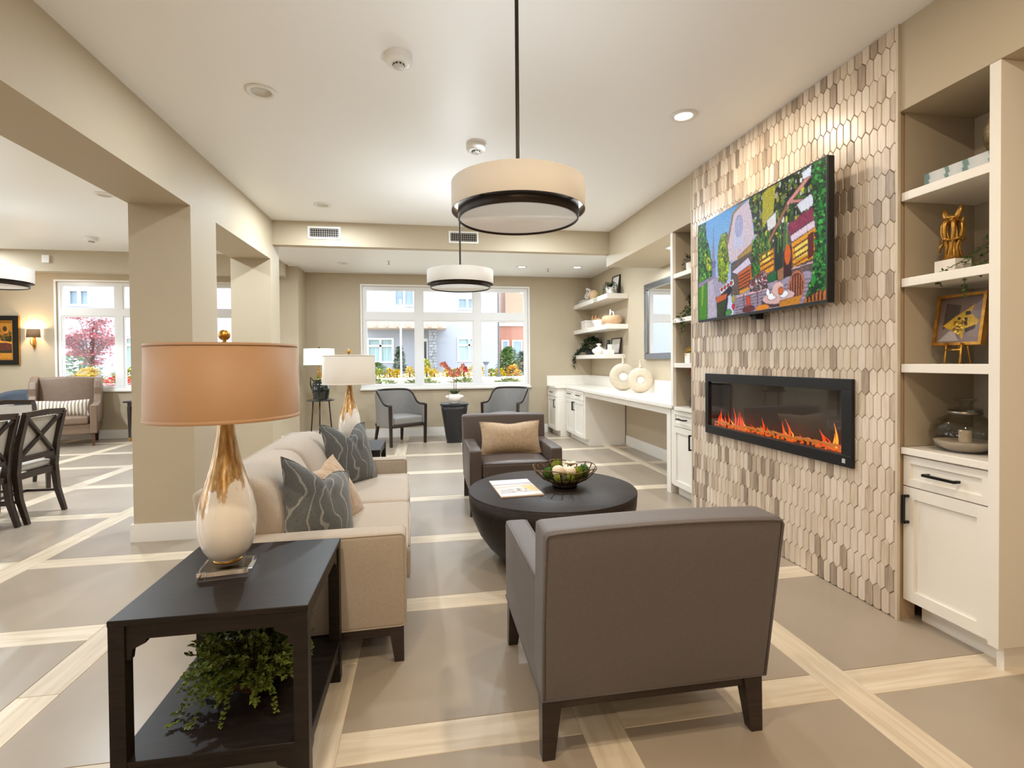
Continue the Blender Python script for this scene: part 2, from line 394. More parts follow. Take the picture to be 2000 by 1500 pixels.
# ------------------------------------------------------------------ picket tile wall
TY0, TY1, TX = 2.155, 4.10, 2.302
ACC = struct('wall_fireplace', G().box(TX, TX+.1, TY0, 2.464, 0, CZ).box(TX, TX+.1, 3.813, TY1, 0, CZ).box(TX, TX+.1, 2.464, 3.813, 0, .765).box(TX, TX+.1, 2.464, 3.813, 1.125, CZ), mat('tile_grout', srgb(176, 150, 120), 0.85))
obj('edge_strip', G().box(TX-.016, TX, TY0-.012, TY0, 0, CZ), mat('tile_edge_strip', srgb(206, 192, 172), 0.4), ACC)
obj('edge_strip', G().box(TX-.016, TX, TY1, TY1+.012, 0, CZ), bpy.data.materials['tile_edge_strip'], ACC)
def picket_mat():
    m = mat('wood_marble_tile', (1, 1, 1, 1), 0.32); nt = m.node_tree; p = nt.nodes['Principled BSDF']
    a = nd(nt, 'ShaderNodeVertexColor'); a.layer_name = 'tint'
    sp = nd(nt, 'ShaderNodeSeparateColor'); nt.links.new(a.outputs[0], sp.inputs[0])
    geo = nd(nt, 'ShaderNodeNewGeometry'); mp = nd(nt, 'ShaderNodeMapping'); mp.inputs['Scale'].default_value = (30, 55, 5)
    nt.links.new(geo.outputs['Position'], mp.inputs[0])
    nz = nd(nt, 'ShaderNodeTexNoise', i_Scale=1.0, i_Detail=4.0, i_Distortion=0.8); nt.links.new(mp.outputs[0], nz.inputs['Vector'])
    ad = nd(nt, 'ShaderNodeMath', operation='MULTIPLY_ADD'); ad.inputs[1].default_value = 0.6; nt.links.new(nz.outputs['Fac'], ad.inputs[0]); nt.links.new(sp.outputs[0], ad.inputs[2])
    r = ramp(nt, [(0.16, srgb(226, 212, 196)), (0.42, srgb(208, 190, 169)), (0.62, srgb(176, 157, 138)), (0.95, srgb(112, 98, 86))])
    nt.links.new(ad.outputs[0], r.inputs[0]); nt.links.new(r.outputs[0], p.inputs['Base Color']); return m
PICK = picket_mat()
TW, TH, TP, PT = 0.0445, 0.144, 0.022, 0.124
def clip(poly, ax, lim, keep_less):
    out = []
    for a, b in zip(poly, poly[1:]+poly[:1]):
        ia, ib = ((a[ax] <= lim) if keep_less else (a[ax] >= lim)), ((b[ax] <= lim) if keep_less else (b[ax] >= lim))
        if ia: out.append(a)
        if ia != ib:
            t = (lim-a[ax])/(b[ax]-a[ax]); out.append(tuple(a[k]+t*(b[k]-a[k]) for k in (0, 1)))
    return out
def hexa(cy, cz):
    w, h = TW/2, TH/2
    return [(cy, cz-h), (cy+w, cz-h+TP), (cy+w, cz+h-TP), (cy, cz+h), (cy-w, cz+h-TP), (cy-w, cz-h+TP)]
def pick_geo(g, poly, tint):
    n = len(poly); cy = sum(p[0] for p in poly)/n; cz = sum(p[1] for p in poly)/n
    def ring(k): return [(cy+(p[0]-cy)*k[0], cz+(p[1]-cz)*k[1]) for p in poly]
    A, B = poly, ring((0.88, 0.965)); t = 0.012+rnd.uniform(-.0015, .0015)
    vs = [(TX+.002, y, z) for y, z in A] + [(TX-t+.003, y, z) for y, z in A] + [(TX-t, y, z) for y, z in B]
    fs = [(i, (i+1) % n, n+(i+1) % n, n+i) for i in range(n)] + [(n+i, n+(i+1) % n, 2*n+(i+1) % n, 2*n+i) for i in range(n)] + [tuple(range(2*n, 3*n))]
    fs = [f[::-1] for f in fs]
    b = len(g.v); g.add(vs, fs); g.col += [(tint, tint, tint, 1)]*(3*n); return g
cells = []
ncol = int((TY1-TY0)/0.0475)+2
for r in range(-1, 25):
    for c in range(-1, ncol):
        cy = TY0 + .012 + c*.0475 + (0.02375 if r % 2 else 0); cz = 0.06 + r*PT
        P = hexa(cy, cz); full = True
        for ax, lim, less in ((0, TY0, False), (0, TY1, True), (1, 0.002, False), (1, CZ-.001, True)):
            Q = clip(P, ax, lim, less)
            if len(Q) != len(P) or any(abs(a[0]-b[0])+abs(a[1]-b[1]) > 1e-6 for a, b in zip(P, Q)): full = False
            P = Q
            if len(P) < 3: break
        if len(P) < 3: continue
        for lo, hi in ((2.464, 3.813),):
            if lo-.02 < cy < hi+.02 and .693 < cz < 1.197:
                if cz < .945: P = clip(P, 1, .764, True)
                else: P = clip(P, 1, 1.126, False)
                full = False
            elif .693 < cz < 1.197 and lo-.025 < cy < lo: P = clip(P, 0, lo, True); full = False
            elif .693 < cz < 1.197 and hi < cy < hi+.025: P = clip(P, 0, hi, False); full = False
        if len(P) < 3: continue
        area = abs(sum(a[0]*b[1]-b[0]*a[1] for a, b in zip(P, P[1:]+P[:1])))/2
        if area < 2e-4: continue
        hid = 2.40 < cy < 3.84 and 1.66 < cz < 2.30
        cells.append((cy + (50 if hid else 0) + (20 if area < .003 else 0), cy, cz, P, full))
def tint(): return max(-0.1, min(0.5, rnd.choice((-.08, -.04, .0, .04, .08, .12, .18, .24, .3, .38, .46)) + rnd.uniform(-.04, .04)))
cells.sort(key=lambda t: t[0])
var = []
for k in range(14):
    g = G(); g.col = []; pick_geo(g, hexa(0, 0), tint()); var.append(g.mesh('wall_tile', PICK))
field = G(); field.col = []
n = 0
for (_, cy, cz, P, full) in cells:
    if n < 296:
        n += 1
        if full: link('wall_tile', rnd.choice(var), ACC, (0, cy, cz))
        else:
            g = G(); g.col = []; pick_geo(g, P, tint()); link('wall_tile', g.mesh('wall_tile', PICK), ACC)
    else: pick_geo(field, P, tint())
obj('tile_field', field, PICK, ACC, kind='stuff')
# ------------------------------------------------------------------ cabinet helpers (local: x along the front, y into the cabinet, z up)
def bar_handle(parent, cx, cz, L, vertical, y=-.02):
    g = G(); o = .03
    if vertical: g.cbox((cx, y-o, cz), (.012, .012, L)).cbox((cx, y-o/2, cz-L/2+.006), (.012, o, .012)).cbox((cx, y-o/2, cz+L/2-.006), (.012, o, .012))
    else: g.cbox((cx, y-o, cz), (L, .012, .012)).cbox((cx-L/2+.006, y-o/2, cz), (.012, o, .012)).cbox((cx+L/2-.006, y-o/2, cz), (.012, o, .012))
    return obj('handle', g, BLACK, parent, label='black bar handle')
def shaker(name, parent, x0, x1, z0, z1, st, hx, hz, hl, hv):
    g = G(); g.frame(x0, x1, z0, z1, st, -.02, 0); g.box(x0+st, x1-st, -.008, 0, z0+st, z1-st)
    d = obj(name, g, CAB, parent); bar_handle(d, hx, hz, hl, hv, -.02); return d
def base_cab(label, loc, w, d, h, units, rotz=-PI/2, feet=True, group=None):
    t = thing('base_cabinet', label, 'cabinet', loc, rotz, group)
    obj('carcass', G().box(0, w, 0, d, .10, h), CAB, t)
    obj('toe_kick', G().box(.0 if not feet else .03, w-.0, .06, d, 0, .10), CAB, t)
    for (x0, x1, hinge) in units:
        dz = h-.155
        shaker('drawer', t, x0+.004, x1-.004, dz+.003, h-.005, .036, (x0+x1)/2, (dz+h)/2, min(.15, (x1-x0)*.5), False)
        hx = x1-.03 if hinge == 'l' else x0+.03
        shaker('door', t, x0+.004, x1-.004, .105, dz-.003, .055, hx, dz-.11, .14, True)
    return t
CFX = 2.345
# near bookcase bay
base_cab('white base cabinet with one drawer and door under the glass jar, nearest the camera', (CFX, 2.150, 0), .403, .36, .825, [(0, .403, 'r')])
def bookcase(label, y0, y1, near):
    t = thing('bookcase', label, 'bookcase', (0, 0, 0), 0)
    x0, xb = 2.302, 2.74
    P = .042
    if near: obj('side_panel', G().box(x0, XR, y0-P, y0, .10, 2.505), CAB, t); obj('base_panel', G().box(x0+.045, XR, y0-P+.012, y0-.001, 0, .10), CAB, t)
    else: obj('side_panel', G().box(x0, XR, y1, y1+P, .862, 2.505), CAB, t)
    shelf_paint = mat('shelf_interior_beige', srgb(180, 165, 142), 0.5) if 'shelf_interior_beige' not in bpy.data.materials else bpy.data.materials['shelf_interior_beige']
    obj('back_panel', G().box(xb, xb+.02, y0+.001, y1-.001, .862, 2.505), shelf_paint, t)
    ins = (y1-.004, y1-.0005) if near else (y1-.004, y1-.0005)
    obj('lining', G().box(x0+.03, xb, ins[0], ins[1], .862, 2.505), shelf_paint, t)
    for z in (2.109, 1.69, 1.271): obj('shelf', G().rbox(x0+.005, xb-.001, y0+.001, y1-.005, z-.042, z, .003), CAB, t)
    obj('countertop', G().rbox(x0+.005, xb-.001, y0+.001, y1-.005, .828, .861, .003), CAB, t)
    return t
bookcase('white built-in bookcase at right edge holding gold sculpture, owl-toned painting and glass jar'.replace('owl-toned', 'yellow'), 1.745, 2.150, True)
bookcase('narrow white built-in bookcase between tile wall and desk, with trailing ivy', 4.115, 4.478, False)
base_cab('white base cabinet with one drawer and door between tile wall and desk', (CFX, 4.60, 0), .48, .36, .825, [(.07, .46, 'l')])
obj_leg = thing('desk_end_panel', 'white floor-length end panel carrying the right end of the desk', 'panel', (2.345, 4.655, 0))
obj('panel', G().box(0, .66, -.04, .04, 0, .826), CAB, obj_leg)
# desk worktop: one continuous L
DZ = .865
dk = thing('desk_worktop', 'long white quartz worktop running over the knee space and corner cabinets', 'worktop', (0, 0, 0))
QUARTZ = mat('white_quartz', srgb(240, 234, 224), 0.18, noise=0.015, nscale=30)
poly = [(2.315, 4.53), (3.029, 4.53), (3.029, 9.049), (2.17, 9.049), (2.17, 8.42), (2.34, 8.42), (2.34, 7.36), (2.315, 7.36)]
g = G().prism(poly, DZ-.03, DZ); obj('slab', g, QUARTZ, dk)
obj('apron', G().box(2.36, 2.385, 4.70, 7.39, DZ-.105, DZ-.031), CAB, dk)
obj('backsplash', G().box(3.005, 3.029, 4.53, 9.025, DZ+.0005, DZ+.17), QUARTZ, dk)
obj('backsplash', G().box(2.17, 3.029, 9.026, 9.049, DZ+.0005, DZ+.17), QUARTZ, dk)
base_cab('white corner base cabinet with two drawers and two doors beside the knee space', (2.375, 8.44, 0), 1.03, .64, DZ-.032, [(.0, .5, 'l'), (.5, 1.0, 'r')])
base_cab('white base cabinet stepped forward against the window wall', (2.205, 9.03, 0), .58, .81, DZ-.032, [(0.0, .56, 'l')])
# outlet in the knee space
ot = thing('wall_outlet', 'white electrical outlet on beige wall under the desk', 'outlet', (XR-.0005, 4.98, .47))
obj('plate', G().rbox(-.008, 0, -.036, .036, -.058, .058, .003), TRIM, ot)
for dz in (-.025, .025): obj('socket', G().rbox(-.0105, -.0082, -.017, .017, dz-.015, dz+.015, .001), mat('outlet_grey', srgb(215, 212, 205), .4), ot)
# floating shelves
for z0, z1, lb in ((2.243, 2.318, 'top'), (1.783, 1.855, 'middle'), (1.335, 1.400, 'lowest')):
    s = thing('floating_shelf', 'thick white floating shelf in the corner, %s of the three' % lb, 'shelf', (0, 0, 0), 0, 'white floating shelves')
    obj('board', G().rbox(2.69, 3.0295, 7.30 if lb != 'lowest' else 7.42, 9.0495, z0, z1, .004), CAB, s)
# mirror
mr = thing('wall_mirror', 'tall wall mirror in a wide pewter frame above the desk', 'mirror', (XR-.0005, 6.17, 1.83))
w2, h2, fr = .50, .52, .085
g = G()
for (a, b, c, d) in ((-w2, w2, -h2, -h2+fr), (-w2, w2, h2-fr, h2), (-w2, -w2+fr, -h2+fr, h2-fr), (w2-fr, w2, -h2+fr, h2-fr)): g.rbox(-.035, 0, a, b, c, d, .012)
obj('frame', g, CHROME, mr)
obj('mirror_glass', G().box(-.012, -.002, -w2+fr, w2-fr, -h2+fr, h2-fr), mat('mirror_silver', (.9, .9, .9, 1), .01, metal=1.0), mr)

# ------------------------------------------------------------------ electric fireplace
fp = thing('electric_fireplace', 'long black electric fireplace with red flames set into the tile wall', 'fireplace', (2.288, 3.126, .945))
hw, hh = .732, .243; iw0, iw1, ih = -.66, .685, .178
SATIN = mat('fireplace_black_satin', srgb(22, 22, 23), 0.42)
g = G()
for a, b, c, d in ((-hw, hw, -hh, -ih), (-hw, hw, ih, hh), (-hw, iw0, -ih, ih), (iw1, hw, -ih, ih)): g.rbox(-.022, .0, a, b, c, d, .003)
obj('surround', g, SATIN, fp)
g = G(); g.box(.10, .105, iw0, iw1, -ih, ih).box(.006, .1, iw0, iw1, -ih-.01, -ih).box(.006, .1, iw0, iw1, ih, ih+.01).box(.006, .1, iw0-.01, iw0, -ih, ih).box(.006, .1, iw1, iw1+.01, -ih, ih)
obj('firebox', g, mat('firebox_smoke', srgb(84, 74, 66), 0.3), fp)
obj('glass_front', G().box(-.006, -.003, iw0, iw1, -ih, ih), glass('smoked_glass', (.9, .9, .9, 1)), fp)
bd = obj('badge', G().box(-.024, -.0222, -.690, -.668, -.222, -.198), mat('badge_silver', srgb(190, 188, 185), .3), fp)
EMB = mat('ember_glow', srgb(60, 20, 10), .8, noise=.6, nscale=40, emis=(1, .16, .02, 1), estr=.7)
g = G(); r2 = random.Random(3)
for k in range(26):
    y = iw0+.05+1.26*k/25+r2.uniform(-.02, .02); L = r2.uniform(.05, .16); a = r2.uniform(-.35, .35)
    p = [(.045+r2.uniform(-.02, .02), y-L/2, -ih+.012+r2.uniform(0, .012)), (.045, y, -ih+.018+r2.uniform(0, .02)), (.045+a*.05, y+L/2, -ih+.012+r2.uniform(0, .03))]
    g.tube(p, [.006, .009, .005], 6)
obj('driftwood', g, mat('driftwood_lit', srgb(150, 88, 40), .7, noise=.4, nscale=30, emis=(1, .30, .05, 1), estr=.35), fp)
g = G()
for k in range(150): g.ball((.02+r2.uniform(0, .07), r2.uniform(iw0+.01, iw1-.01), -ih+.004+r2.uniform(0, .006)), r2.uniform(.004, .011), 5, 3)
obj('ember_bed', g, EMB, fp, kind='stuff')
FL1 = mat('flame_orange', (0.02, 0, 0, 1), .9, emis=(1, .055, .008, 1), estr=1.3); FL2 = mat('flame_yellow', (0.02, 0, 0, 1), .9, emis=(1, .26, .03, 1), estr=1.6)
def flame(parent, y, h, w, m, lean, x=.05):
    g = G(); n = 7; pts = []; R = []
    for k in range(n):
        t = k/(n-1); pts.append((x+.006*math.sin(5*t), y+lean*t*t+.012*math.sin(4*t+y*20)*t, -ih+.008+h*t)); R.append(max(.0008, w*(math.sin(PI*min(1, t*.8+.22))**1.1)*(1-t)**.55))
    g.tube(pts, R, 6, flat=.5); return obj('flame', g, m, parent)
# y runs away from the camera: -0.6 is the near end
for y, h, w, m, l in ((-.55, .15, .018, FL2, .02), (-.52, .09, .012, FL2, -.02), (-.585, .10, .014, FL1, -.03), (-.45, .10, .022, FL1, .01), (-.50, .07, .012, FL1, .04), (-.63, .05, .012, FL1, .02),
                      (-.16, .13, .016, FL1, .02), (-.10, .11, .016, FL1, -.02), (-.19, .07, .010, FL2, .02), (-.13, .06, .01, FL2, .01), (.10, .11, .016, FL1, .01), (.07, .06, .010, FL1, -.02), (.12, .05, .010, FL2, .0),
                      (.33, .10, .012, FL1, .01), (.36, .13, .014, FL1, .01), (.40, .12, .012, FL1, -.02), (.43, .15, .011, FL1, .01), (.47, .06, .012, FL2, .01), (.30, .06, .012, FL2, .02), (.52, .11, .008, FL1, -.03), (.56, .09, .009, FL1, -.02),
                      (.58, .07, .012, FL1, .03), (.62, .13, .014, FL1, -.02), (.66, .09, .016, FL1, -.03), (.60, .06, .010, FL2, .01), (-.33, .04, .01, FL1, .01), (-.27, .05, .012, FL1, .02), (.2, .05, .01, FL1, .02)):
    flame(fp, min(y, .655), h*1.0, w*.72, m, l)
# ------------------------------------------------------------------ painted flat prints (television picture, canvases): colours rasterised onto a fine grid
class Paint:
    def __init__(s, w, h, bg):
        s.w, s.h = w, h; s.a = np.zeros((h, w, 3)); s.a[:] = np.array(bg)
        s.X, s.Y = np.meshgrid((np.arange(w)+.5)/w, (np.arange(h)+.5)/h); s.rng = np.random.RandomState(5)
    def put(s, m, c, jit=0):
        col = np.array(c, float)[None, :] + (s.rng.randn(int(m.sum()), 1)*jit if jit else 0); s.a[m] = np.clip(col, 0, 255)
    def mask(s, pts):
        m = np.zeros((s.h, s.w), bool); n = len(pts); j = n-1
        for i in range(n):
            (x0, y0), (x1, y1) = pts[i], pts[j]
            if y0 != y1: m ^= ((y0 > s.Y) != (y1 > s.Y)) & (s.X < (x1-x0)*(s.Y-y0)/(y1-y0)+x0)
            j = i
        return m
    def poly(s, pts, c, jit=0): m = s.mask(pts); s.put(m, c, jit); return m
    def grad(s, c0, c1, m=None):
        t = s.Y[..., None]; v = np.array(c0)*(1-t)+np.array(c1)*t
        if m is None: s.a[:] = v
        else: s.a[m] = v[m]
    def ell(s, x, y, rx, ry, c, jit=0): s.put(((s.X-x)/rx)**2+((s.Y-y)/ry)**2 < 1, c, jit)
    def line(s, p, q, w, c):
        (x0, y0), (x1, y1) = p, q; dx, dy = x1-x0, y1-y0; L = dx*dx+dy*dy+1e-9
        t = np.clip(((s.X-x0)*dx+(s.Y-y0)*dy)/L, 0, 1); s.put(((s.X-x0-t*dx)**2+((s.Y-y0-t*dy)*.6)**2) < (w/2)**2, c)
    def leaves(s, pts, cols, n, rx=.012, ry=.02):
        m = s.mask(pts); ys, xs = np.nonzero(m)
        if len(xs) == 0: return
        for k in range(n):
            i = s.rng.randint(len(xs)); x, y = s.X[ys[i], xs[i]], s.Y[ys[i], xs[i]]; c = cols[s.rng.randint(len(cols))]
            f = .6+.8*s.rng.rand(); s.ell(x, y, rx*f, ry*f*(.5+s.rng.rand()), np.array(c)*(.75+.5*s.rng.rand()))
    def build(s, name, mt, fn, parent):   # fn(u, v) -> local position; v runs down
        g = G(); g.grid(s.w-1, s.h-1, fn, smooth=False)
        lin = s.a/255.0; lin = np.where(lin <= .04045, lin/12.92, ((lin+.055)/1.055)**2.4)
        g.col = np.concatenate([lin.reshape(-1, 3), np.ones((s.w*s.h, 1))], 1)
        return obj(name, g, mt, parent)

def cafe_street():
    P = Paint(300, 168, (150, 180, 215)); P.grad((96, 160, 214), (215, 212, 232))
    gr = [(30, 84, 34), (52, 120, 44), (84, 150, 52), (24, 60, 30), (120, 170, 60)]
    # far bank and water
    P.poly([(0, .60), (.30, .60), (.30, 1), (0, 1)], (176, 168, 190), 6)
    P.poly([(0, .66), (.15, .60), (.12, 1), (0, 1)], (86, 150, 48), 8); P.poly([(.10, .62), (.16, .60), (.20, .98), (.10, 1)], (196, 186, 204), 8)
    P.poly([(.035, .64), (.06, .63), (.05, .86), (.03, .86)], (140, 186, 60), 6)
    P.poly([(.0, .56), (.16, .55), (.17, .60), (.0, .66)], (160, 146, 172), 8)
    # left trees
    P.poly([(0, 0), (.075, .02), (.09, .18), (.14, .40), (.155, .57), (0, .60)], (44, 100, 40), 12); P.leaves([(0, 0), (.075, .02), (.09, .18), (.14, .40), (.155, .57), (0, .60)], gr, 320, .008, .016)
    P.leaves([(.07, .30), (.14, .42), (.15, .52), (.10, .5)], [(150, 186, 40), (186, 176, 40)], 50, .007, .012)
    # spire
    P.poly([(.165, .16), (.180, .40), (.188, .60), (.150, .60), (.152, .42)], (150, 146, 186), 6); P.poly([(.150, .44), (.190, .44), (.186, .50), (.154, .50)], (120, 120, 166)); P.line((.168, .1), (.168, .3), .004, (130, 126, 160))
    # yellow tree
    P.ell(.265, .44, .055, .24, (140, 160, 44), 10); P.leaves([(.21, .36), (.25, .2), (.30, .22), (.325, .5), (.30, .66), (.22, .64)], [(150, 176, 40), (186, 190, 60), (110, 140, 40), (90, 120, 40)], 220, .008, .014)
    # pale house with the arched window
    P.poly([(.30, .28), (.36, .06), (.50, .0), (.54, .36), (.50, .52), (.32, .50)], (214, 196, 206), 5)
    P.poly([(.36, .40), (.38, .14), (.415, .10), (.44, .20), (.455, .40)], (196, 196, 220)); P.ell(.41, .2, .035, .10, (166, 166, 206)); P.line((.41, .12), (.41, .40), .006, (240, 240, 250))
    P.line((.30, .34), (.36, .06), .012, (170, 120, 60)); P.line((.36, .06), (.50, -.04), .012, (180, 140, 70)); P.poly([(.40, .48), (.52, .40), (.54, .52), (.40, .58)], (186, 150, 80), 8)
    # ground floor
    P.poly([(.34, .52), (1, .34), (1, .86), (.34, .82)], (112, 98, 92), 8)
    P.poly([(.34, .60), (.49, .51), (.515, .58), (.40, .64)], (214, 200, 220)); P.poly([(.40, .63), (.51, .58), (.52, .76), (.41, .78)], (214, 110, 48), 8)
    for k in range(5): P.line((.41, .66+.03*k), (.50, .63+.03*k), .006, (110, 56, 40))
    P.poly([(.41, .79), (.50, .77), (.50, .84), (.42, .84)], (236, 166, 40), 8)
    P.poly([(.575, .50), (.68, .46), (.685, .69), (.585, .72)], (238, 166, 40), 10); P.poly([(.59, .54), (.66, .52), (.66, .60), (.60, .61)], (252, 214, 90))
    for k in range(4): P.line((.58, .54+.045*k), (.68, .505+.045*k), .007, (150, 74, 30))
    P.poly([(.765, .36), (.945, .26), (.945, .42), (.80, .48)], (156, 60, 92), 10); P.poly([(.79, .46), (.945, .40), (.945, .46), (.80, .515)], (236, 214, 226), 6)
    P.poly([(.80, .52), (.945, .46), (.945, .68), (.81, .71)], (246, 170, 36), 10); P.poly([(.82, .55), (.90, .52), (.90, .64), (.825, .66)], (255, 222, 110), 8)
    for k in range(4): P.line((.81, .56+.045*k), (.94, .505+.045*k), .006, (170, 80, 30))
    P.poly([(.745, .56), (.80, .54), (.80, .80), (.75, .82)], (66, 20, 30)); P.ell(.775, .60, .022, .08, (214, 106, 40)); P.poly([(.90, .50), (.93, .49), (.93, .66), (.90, .68)], (106, 30, 34))
    P.poly([(.69, .46), (.745, .44), (.745, .82), (.69, .80)], (34, 52, 40), 8); P.poly([(.64, .72), (.70, .70), (.70, .78), (.64, .80)], (20, 110, 66))
    # dark hanging greenery
    hg = [(.50, 0), (.93, -.02), (.93, .30), (.78, .36), (.68, .50), (.58, .52), (.55, .36)]
    P.poly(hg, (40, 58, 34), 14); P.leaves(hg, [(36, 70, 34), (70, 106, 40), (116, 130, 50), (190, 186, 60), (24, 34, 26), (96, 130, 60), (224, 226, 214)], 420, .009, .018)
    P.poly([(.60, .02), (.70, -.02), (.68, .26), (.60, .30)], (196, 186, 60), 14); P.poly([(.63, .26), (.70, .22), (.70, .34), (.64, .36)], (232, 230, 228), 6)
    P.line((.64, .46), (.78, .20), .022, (160, 108, 80)); P.line((.78, .20), (.92, .06), .026, (214, 150, 140)); P.line((.80, .20), (.93, .26), .018, (206, 140, 136))
    P.poly([(.83, .24), (.93, .2), (.93, .30), (.86, .32)], (222, 222, 232)); P.poly([(.86, .02), (.92, 0), (.92, .08), (.87, .08)], (230, 234, 244))
    for x in (.56, .60, .64, .72, .76): P.line((x, .36), (x-.01, .56), .010, (60, 130, 44)); P.line((x+.012, .38), (x+.01, .52), .006, (130, 170, 50))
    P.poly([(.52, .40), (.57, .36), (.58, .80), (.52, .80)], (70, 86, 56), 14); P.leaves([(.52, .40), (.57, .36), (.58, .80), (.52, .80)], gr, 80, .008, .014)
    # terrace
    P.poly([(.37, .84), (.52, .79), (.90, .76), (1, .84), (1, 1), (.36, 1)], (172, 158, 178), 7)
    for k in range(6): P.line((.38, .86+.025*k), (.95, .82+.03*k), .004, (130, 114, 134))
    # boats
    P.poly([(.22, .72), (.36, .66), (.37, .72), (.24, .78)], (226, 220, 230), 4)
    for k in range(4): P.ell(.25+.03*k, .735-.012*k, .012, .016, (206, 60, 44))
    P.poly([(.20, .82), (.33, .72), (.35, .76), (.33, .80), (.22, .86)], (48, 40, 54)); P.poly([(.19, .80), (.31, .78), (.30, .84), (.20, .86)], (214, 110, 60), 8)
    P.poly([(.20, .86), (.31, .83), (.29, 1), (.205, 1)], (62, 76, 40), 8); P.line((.315, .74), (.27, 1), .01, (40, 40, 70)); P.ell(.36, .85, .014, .04, (180, 166, 60)); P.ell(.36, .92, .012, .03, (214, 40, 60)); P.ell(.315, .97, .03, .03, (80, 160, 80), 10)
    # pots and flowers
    P.leaves([(.49, .74), (.62, .66), (.64, .82), (.50, .84)], [(120, 90, 90), (196, 150, 160), (86, 70, 74), (150, 40, 60), (216, 186, 190)], 120, .008, .012)
    P.poly([(.705, .70), (.75, .68), (.75, .78), (.71, .79)], (160, 116, 84))
    # tables and chairs
    for x, y in ((.45, .84), (.56, .84), (.86, .72)): P.line((x-.06, y), (x+.08, y-.01), .010, (226, 186, 190)); P.line((x, y), (x+.005, y+.10), .007, (150, 96, 100))
    P.poly([(.47, .86), (.505, .855), (.51, .94), (.475, .95)], (196, 84, 60)); P.ell(.49, .97, .05, .03, (120, 60, 60), 14)
    P.ell(.83, .86, .05, .12, (196, 120, 90)); P.ell(.83, .86, .040, .10, (120, 60, 44)); 
    for k in range(5): P.line((.80+.016*k, .78), (.80+.015*k, .95), .004, (214, 140, 100))
    P.ell(.71, .93, .115, .06, (96, 60, 66)); P.ell(.71, .915, .11, .055, (216, 178, 176)); P.ell(.67, .90, .032, .03, (248, 246, 248)); P.ell(.75, .90, .03, .028, (244, 242, 246)); P.ell(.71, .85, .04, .06, (222, 186, 180)); P.ell(.73, .87, .018, .03, (214, 110, 50)); P.ell(.64, .86, .014, .03, (250, 250, 252))
    P.ell(.60, .98, .05, .03, (220, 140, 50)); P.poly([(.72, .95), (.86, .93), (.85, 1), (.72, 1)], (206, 140, 50), 8); P.poly([(.89, .94), (1, .88), (1, 1), (.87, 1)], (196, 120, 60), 10)
    for k in range(5): P.line((.90+.02*k, .92), (.895+.02*k, 1), .006, (60, 30, 30))
    # right-hand ivy
    iv = [(.92, -.02), (1, -.02), (1, .90), (.89, .96), (.93, .78), (.945, .5), (.93, .3)]
    P.poly(iv, (24, 84, 38), 10); P.leaves(iv, [(20, 84, 36), (34, 124, 50), (58, 156, 66), (12, 56, 28), (96, 176, 80)], 420, .008, .014)
    # pen outlines and printed grain over everything
    lum = P.a.mean(2); e = np.zeros_like(lum); e[1:-1, 1:-1] = np.abs(lum[1:-1, 2:]-lum[1:-1, :-2])+np.abs(lum[2:, 1:-1]-lum[:-2, 1:-1])
    P.a = np.clip(P.a*(1-.45*np.clip(e/150, 0, 1))[..., None]+P.rng.randn(P.h, P.w, 1)*9, 0, 255)
    P.a = np.clip((P.a-120)*1.12+112, 0, 255)
    return P
tvt = thing('wall_television', 'large flat screen television on tile wall showing a painted cafe street', 'television', (0, 0, 0))
far, near = Vector((2.200, 3.845, 0)), Vector((2.145, 2.425, 0)); z0, z1 = 1.605, 2.402
ax = (near-far).normalized(); out = Vector((-ax.y, ax.x, 0)); out = out if out.x < 0 else -out
Wd = (near-far).length; Hd = z1-z0
tvt.location = (far.x, far.y, z0)
tvt.rotation_euler = (0, 0, math.atan2(ax.y, ax.x))
# local: +x along the screen towards the camera, -y out of the wall?  out in local coordinates:
oy = 1 if (Matrix.Rotation(-tvt.rotation_euler.z, 3, 'Z') @ out).y > 0 else -1
def yb(a, b): return (min(a*oy, b*oy), max(a*oy, b*oy))
TVB = mat('television_black', srgb(14, 14, 15), 0.3)
y0_, y1_ = yb(-.045, -.002); obj('housing', G().rbox(0, Wd, y0_, y1_, 0, Hd, .006), TVB, tvt)
b = .010; y0_, y1_ = yb(-.004, .001); g = G(); g.frame(0, Wd, 0, Hd, b, y0_, y1_); g.box(b, Wd-b, y0_, y1_, b, b+.008); obj('bezel', g, TVB, tvt)
scr = vcol('television_picture', 0.4, 0.62); scr.node_tree.nodes['Principled BSDF'].inputs['Specular IOR Level'].default_value = .12
cafe_street().build('screen', scr, lambda u, v: (b+u*(Wd-2*b), -.0005*oy, Hd-b-v*(Hd-2*b-.008)), tvt)
y0_, y1_ = yb(-.10, -.046); obj('mount', G().box(Wd*.36, Wd*.6, y0_, y1_, .2, .55).box(Wd*.46, Wd*.50, y0_, y1_, -.03, .2), TVB, tvt)
obj('sensor_foot', G().box(Wd*.46, Wd*.50, *yb(-.02, .0), -.012, .0), TVB, tvt)
